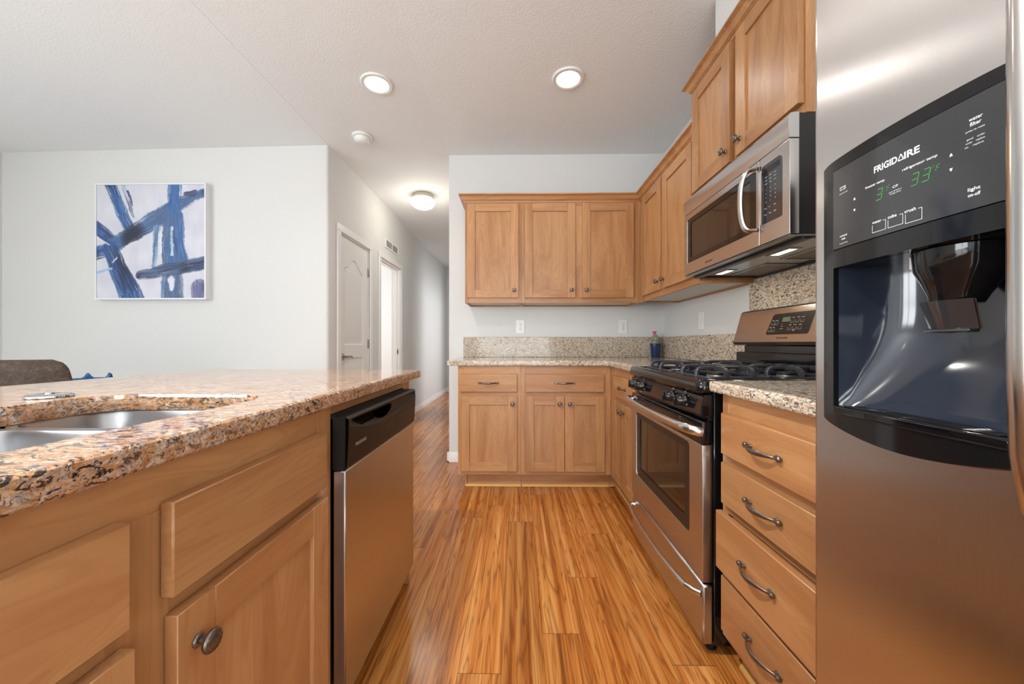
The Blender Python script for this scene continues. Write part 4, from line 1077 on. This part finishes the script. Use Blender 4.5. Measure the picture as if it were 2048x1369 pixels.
def seg(x0, z0, w_, h, segs, sl=.18, th_=.0011):
    q = {'a': ((0, 1), (1, 1)), 'g': ((0, .5), (1, .5)), 'd': ((0, 0), (1, 0)), 'b': ((1, .5), (1, 1)), 'c': ((1, 0), (1, .5)), 'f': ((0, .5), (0, 1)), 'e': ((0, 0), (0, .5))}
    for s_ in segs:
        (u0, v0), (u1, v1) = q[s_]; p0 = Vector((x0 + u0 * w_ + v0 * h * sl, z0 + v0 * h)); p1 = Vector((x0 + u1 * w_ + v1 * h * sl, z0 + v1 * h))
        d_ = (p1 - p0).normalized(); p0 += d_ * .0006; p1 -= d_ * .0006; n_ = Vector((-d_.y, d_.x)) * th_ * .5
        b.add([(p.x, TY - bulge(p.x), p.y) for p in (p0 - n_, p1 - n_, p1 + n_, p0 + n_)], [(0, 1, 2, 3)])
seg(.142, 1.2560, .0085, .016, 'abgcd'); seg(.1555, 1.2700, .002, .003, 'abcdef', th_=.0006); seg(.1592, 1.2640, .004, .008, 'afge', th_=.0008)
seg(.193, 1.2565, .0085, .016, 'abgcd'); seg(.207, 1.2565, .0085, .016, 'abgcd'); seg(.2200, 1.2700, .002, .003, 'abcdef', th_=.0006); seg(.2240, 1.2640, .004, .008, 'afge', th_=.0008)
b.add([(.1712, TY - .007, 1.2290), (.1722, TY - .007, 1.2290), (.1722, TY - .007, 1.2300), (.1712, TY - .007, 1.2300)], [(0, 1, 2, 3)])
b.build('temperature_digits', 'led', pan, recalc=False)

# ---------------------------------------------------------------- ceiling fixtures
def ceil_at(x, y): return (x, y, cz(x, y) - .004)
def recessed(x, y, label, pw=22, lamp='recessed_lamp_light'):
    t = thing('recessed_light', ceil_at(x, y), 0, label, 'ceiling light', 'recessed ceiling lights in the kitchen')
    b = MB(); b.lathe([(.072, .004), (.072, -.004), (.078, -.007), (.094, -.006), (.099, -.001), (.099, .004)], n=40, cap=False); b.build('trim_ring', 'plastic_white', t)
    b = MB(); b.lathe([(.073, -.004), (.066, .003)], n=40, cap=False); b.build('baffle', 'plastic_white', t)
    b = MB(); b.lathe([(.0005, -.0015), (.050, -.002), (.071, -.0028)], n=40, cap=False); b.build('lens', 'lamp', t)
    d = bpy.data.lights.new('recessed_lamp', 'SPOT'); d.shadow_soft_size = .055; d.spot_size = R(142); d.spot_blend = .75; d.energy = pw; d.color = (1, .97, .92)
    o_ = bpy.data.objects.new(lamp, d); C.objects.link(o_); x_, y_, z_ = ceil_at(x, y); o_.location = (x_, y_, z_ - .012)
    return t
recessed(-.885, 2.32, 'left of the two round recessed ceiling lights'); recessed(.312, 2.31, 'right of the two round recessed ceiling lights')
recessed(-.885, .55, 'added unseen recessed fill light above the near end of the island', 250, 'near_fill_light'); recessed(.312, .55, 'added unseen recessed fill light above the aisle in front of the refrigerator', 18, 'near_fill_light')  # out-of-view fixtures added to brighten the near kitchen
recessed(-2.7, -.6, 'added unseen recessed fill light over the living area left of the island', 34, 'living_fill_light'); recessed(-.9, -1.6, 'added unseen recessed fill light over the living area behind the island', 34, 'living_fill_light')  # two more added out of view as fill for the living side
t = thing('smoke_detector', ceil_at(-1.215, 2.885), 0, 'round white smoke detector on the ceiling near the hall corner', 'smoke detector')
b = MB(); b.lathe([(.0005, .004), (.074, .004), (.075, -.008), (.070, -.013), (.0005, -.014)], n=36); b.build('mounting_base', 'plastic_white', t)
b = MB(); b.lathe([(.0005, -.0145), (.060, -.0145), (.061, -.019), (.056, -.034), (.044, -.047), (.026, -.052), (.0005, -.053)], n=36); b.lathe([(.0003, 0), (.004, -.001), (.004, -.005), (.0003, -.006)], (.018, -.040, -.0455), n=10); b.build('sensor_cover', 'plastic_white', t)
HL = (-1.04, 4.06)
t = thing('flush_ceiling_light', ceil_at(*HL), 0, 'lit frosted glass mushroom ceiling light in the hallway', 'ceiling light')
b = MB(); b.lathe([(.0005, .002), (.112, .002), (.116, -.006), (.116, -.040), (.110, -.046), (.0005, -.046)], n=36); b.build('canopy', simple('brushed_nickel_canopy', lin(196, 186, 170), .35, .7), t)
b = MB(); b.lathe([(.104, -.046), (.124, -.052), (.130, -.070), (.124, -.098), (.104, -.122), (.072, -.138), (.036, -.146), (.0005, -.148)], n=40, cap=False); b.build('glass_dome', 'lamp_dome', t)
d = bpy.data.lights.new('hall_lamp', 'POINT'); d.energy = 8.5; d.color = (1, .91, .78); d.shadow_soft_size = .12
o_ = bpy.data.objects.new('hall_lamp_light', d); C.objects.link(o_); o_.location = (HL[0], HL[1], cz(*HL) - .20)

# ---------------------------------------------------------------- abstract painting
t = thing('framed_painting', (-2.942, YL - .0005, 1.852), 0, 'square abstract painting of crossing blue brush strokes in a thin white frame', 'painting')
PW, PH = .452, .466
b = MB(); b.slab(rc(-PW, PW, -PH, PH), [rc(-PW + .012, PW - .012, -PH + .012, PH - .012)], 0, -.056, .0, 'Y'); b.build('frame', simple('white_float_frame', lin(232, 233, 236), .3), t)
N_ = 230
def seg_d(px, py, pts, ws):
    best = (9, 0, 1, 0)
    for i in range(len(pts) - 1):
        (x0, y0), (x1, y1) = pts[i], pts[i + 1]; dx, dy = x1 - x0, y1 - y0; L2 = dx * dx + dy * dy
        u = max(0, min(1, ((px - x0) * dx + (py - y0) * dy) / L2)); qx, qy = x0 + dx * u, y0 + dy * u
        d_ = math.hypot(px - qx, py - qy); w_ = ws[i] + (ws[i + 1] - ws[i]) * u
        if d_ / w_ < best[0]:
            sgn = ((px - qx) * -dy + (py - qy) * dx) / math.sqrt(L2); best = (d_ / w_, sgn, w_, math.sqrt(L2) * u + i)
    return best
NV, BL, SL, LB, GR, PU = (40, 50, 82), (62, 106, 168), (84, 104, 138), (150, 186, 220), (196, 202, 216), (108, 110, 148)
strokes = [   # points in 0..1, v down
    ([(.12, -.02), (.18, .12), (.24, .26), (.30, .38)], [.045, .05, .05, .05], BL, NV),
    ([(.24, -.02), (.29, .14), (.34, .28)], [.022, .02, .012], GR, SL),
    ([(.29, .06), (.33, .18)], [.012, .006], NV, PU),
    ([(-.02, .36), (.08, .44), (.16, .50)], [.05, .055, .04], BL, NV),
    ([(-.02, .60), (.12, .57), (.26, .47)], [.06, .055, .05], BL, NV),
    ([(.14, .52), (.36, .42), (.60, .27), (.80, .16), (1.02, .06)], [.05, .075, .075, .055, .03], SL, BL),
    ([(.12, .55), (.20, .75), (.30, .95), (.33, 1.03)], [.06, .085, .10, .11], BL, NV),
    ([(.72, -.02), (.72, .20), (.71, .35)], [.06, .06, .06], BL, SL),
    ([(.68, .33), (.67, .55), (.70, .75), (.70, 1.02)], [.07, .07, .09, .10], SL, BL),
    ([(.76, .28), (.76, .50), (.80, .70)], [.045, .05, .05], BL, SL),
    ([(.56, .38), (.54, .55), (.53, .72)], [.03, .025, .02], LB, SL),
    ([(.40, .80), (.56, .77), (.78, .73), (1.02, .68)], [.035, .05, .06, .055], SL, NV),
    ([(.90, .07), (.83, .09)], [.03, .02], PU, NV),
    ([(.96, .92), (.96, 1.02)], [.08, .09], PU, PU),
    ([(.00, .78), (.14, .74)], [.012, .008], LB, LB),
    ([(.59, .42), (.585, .60)], [.016, .014], (228, 232, 240), GR),
    ([(.70, .38), (.695, .62)], [.010, .013], (228, 230, 238), LB),
    ([(.00, .46), (.12, .53)], [.006, .004], (232, 236, 244), GR),
    ([(.69, .84), (.69, .92)], [.035, .02], (222, 224, 234), GR),
    ([(.14, .68), (.19, .64)], [.006, .003], (230, 234, 242), GR),
]
def paint(u, v):
    nz = noise.noise(Vector((u * 7, v * 7, 1))) ; c = [210 + 10 * nz, 211 + 10 * nz, 222 + 8 * nz]
    st_ = noise.noise(Vector((u * 26, v * 5, 4))); c = [k + 4 * st_ for k in c]
    for i, (pts, ws, ca, cb_) in enumerate(strokes):
        wob = .016 * noise.noise(Vector((u * 9 + i, v * 9, i * 3.1))) + .007 * noise.noise(Vector((u * 40, v * 40, i * 5.)))
        d_, sg_, w_, al = seg_d(u + wob, v + wob * .6, pts, ws)
        if d_ < 1.12:
            e = max(0, min(1, (1.12 - d_) / .16)); rag = noise.noise(Vector((sg_ * 120, al * 5, i))); e *= 1 if d_ < .7 else max(0, min(1, .85 + rag * 1.2))
            m1 = .5 + .5 * noise.noise(Vector((sg_ * 60, al * 4, i * 2.))) + .30 * noise.noise(Vector((u * 5, v * 5, i))); m1 = max(0, min(1, (m1 - .35) * 1.8))
            m2 = max(0, noise.noise(Vector((sg_ * 150, al * 6, i * 7.))) - .1) * .9; dk_ = max(0, noise.noise(Vector((u * 6 + 3, v * 4, i * 1.7))) - .12) * 1.5
            k = [ca[j] + (cb_[j] - ca[j]) * m1 for j in range(3)]; k = [k[j] + (190 - k[j]) * m2 for j in range(3)]; k = [k[j] + ((34, 36, 52)[j] - k[j]) * min(.8, dk_) for j in range(3)]
            c = [c[j] + (k[j] - c[j]) * e for j in range(3)]
    return c
b = MB(); hw, hh = PW - .0125, PH - .0125
b.grid(lambda u, v: (-hw + 2 * hw * u, -.050, hh - 2 * hh * v), N_, N_)
pc = b.build('canvas', None and 'x' or simple('painted_canvas', (1, 1, 1, 1), .6), t, recalc=False, smooth=False)
ca_ = pc.data.color_attributes.new('paint', 'FLOAT_COLOR', 'POINT'); buf = []
for j in range(N_ + 1):
    for i in range(N_ + 1):
        c_ = paint(i / N_, j / N_); buf += list(lin(*[max(0, min(255, q)) for q in c_]))
ca_.data.foreach_set('color', buf)
pm = bpy.data.materials['painted_canvas']; nt = pm.node_tree; an = nt.nodes.new('ShaderNodeVertexColor'); an.layer_name = 'paint'; nt.links.new(an.outputs[0], nt.nodes['Principled BSDF'].inputs['Base Color'])

# ---------------------------------------------------------------- dining chair, table and glass bowl beyond the island
t = thing('dining_chair', (-2.215, 1.83, 0), R(4), 'dark brown upholstered dining chair with rounded back beyond the island', 'chair')
b = MB(); ls = []
for k in range(13):
    z = .44 + (.962 - .44) * k / 12; lean = .10 * (z - .44) / .52
    hw_ = .205 + .045 * (1 - (k / 12) ** 1.5); rr = .03
    if k > 9: hw_ -= (.002, .010, .030)[k - 10]
    th_ = (.028 if k < 12 else .012)
    ls.append([(hw_ * math.cos(a) * (1 if abs(math.cos(a)) < .98 else 1), -.21 - lean + th_ * math.sin(a) + .035 * math.cos(a) ** 2, z - (.022 * max(0, abs(math.cos(a)) - .72) / .28 if k == 12 else 0)) for a in [2 * math.pi * q / 32 for q in range(32)]])
def sup(a, p): c_ = math.cos(a); return math.copysign(abs(c_) ** p, c_)
ls = []
for k in range(41):
    f_ = k / 40; z = .44 + .524 * f_; lean = .09 * f_; hw_ = .262 - .052 * f_
    if f_ > .90: q = (f_ - .90) / .10; hw_ -= .055 * (1 - math.sqrt(max(0, 1 - q * q)))
    th_ = .030 * (1 if f_ < .9 else math.sqrt(max(.05, 1 - ((f_ - .9) / .1) ** 2)))
    ls.append([(hw_ * sup(a, .5), -.20 - lean + th_ * math.sin(a) + .05 * sup(a, .5) ** 2, z) for a in [2 * math.pi * q / 40 for q in range(40)]])
b = MB(); b.loops(ls); b.build('backrest', 'fabric', t, ang=1.2)
b = MB(); ls = [[(u, v, z) for u, v in rrect(-.245 + i, .245 - i, -.22 + i, .25 - i, .07, 6)] for i, z in ((.02, .40), (0, .415), (0, .46), (.012, .478), (.05, .487))]; b.loops(ls); b.build('seat', 'fabric', t, ang=1.0)
for x, y in ((-.2, -.17), (.2, -.17), (-.2, .2), (.2, .2)):
    b = MB(); b.tube([(x, y, .405), (x * 1.12, y * 1.12, .002)], [.019, .012], 10); b.build('leg', 'dark_wood', t)
t = thing("dining_table", (-2.75, 2.36, 0.0), 0, 'low grey dining table mostly hidden behind the island and chair', 'table')
b = MB(); b.slab(rrect(-.80, .80, -.22, .40, .05), [], .715, .745, .006); b.build('tabletop', 'table', t)
for x in (-.7, .7):
    for y in (-.16, .32): b = MB(); b.box(x - .03, x + .03, y - .03, y + .03, .002, .715, 0, .004); b.build('leg', 'dark_wood', t)
t = thing('glass_bowl', (-2.715, 2.31, .7455), 0, 'blue art glass bowl with pulled pointed rim peaking above the island edge', 'bowl')
NB = 60; ls = []
for r_, z in ((.0005, .004), (.04, .004), (.055, .012), (.075, .030), (.092, .056)):
    ls.append([(r_ * math.cos(2 * math.pi * k / NB), r_ * math.sin(2 * math.pi * k / NB), z) for k in range(NB)])
for dr, dz in ((0, 0), (.005, .001)):
    l = []
    for k in range(NB):
        a = 2 * math.pi * k / NB; ph = (a / (2 * math.pi) * 6 + .15) % 1; pk = max(0, 1 - abs(ph - .5) / .22) ** 1.3
        l.append(((.105 + dr) * math.cos(a), (.105 + dr) * math.sin(a), .066 + .042 * pk - dz))
    ls.append(l)
for r_, z in ((.099, .054), (.080, .026), (.060, .004), (.042, .0), (.0005, .0)):
    ls.append([(r_ * math.cos(2 * math.pi * k / NB), r_ * math.sin(2 * math.pi * k / NB), z) for k in range(NB)])
b = MB(); b.loops(ls, 0, False, False); b.build('bowl_body', 'blue_glass', t)
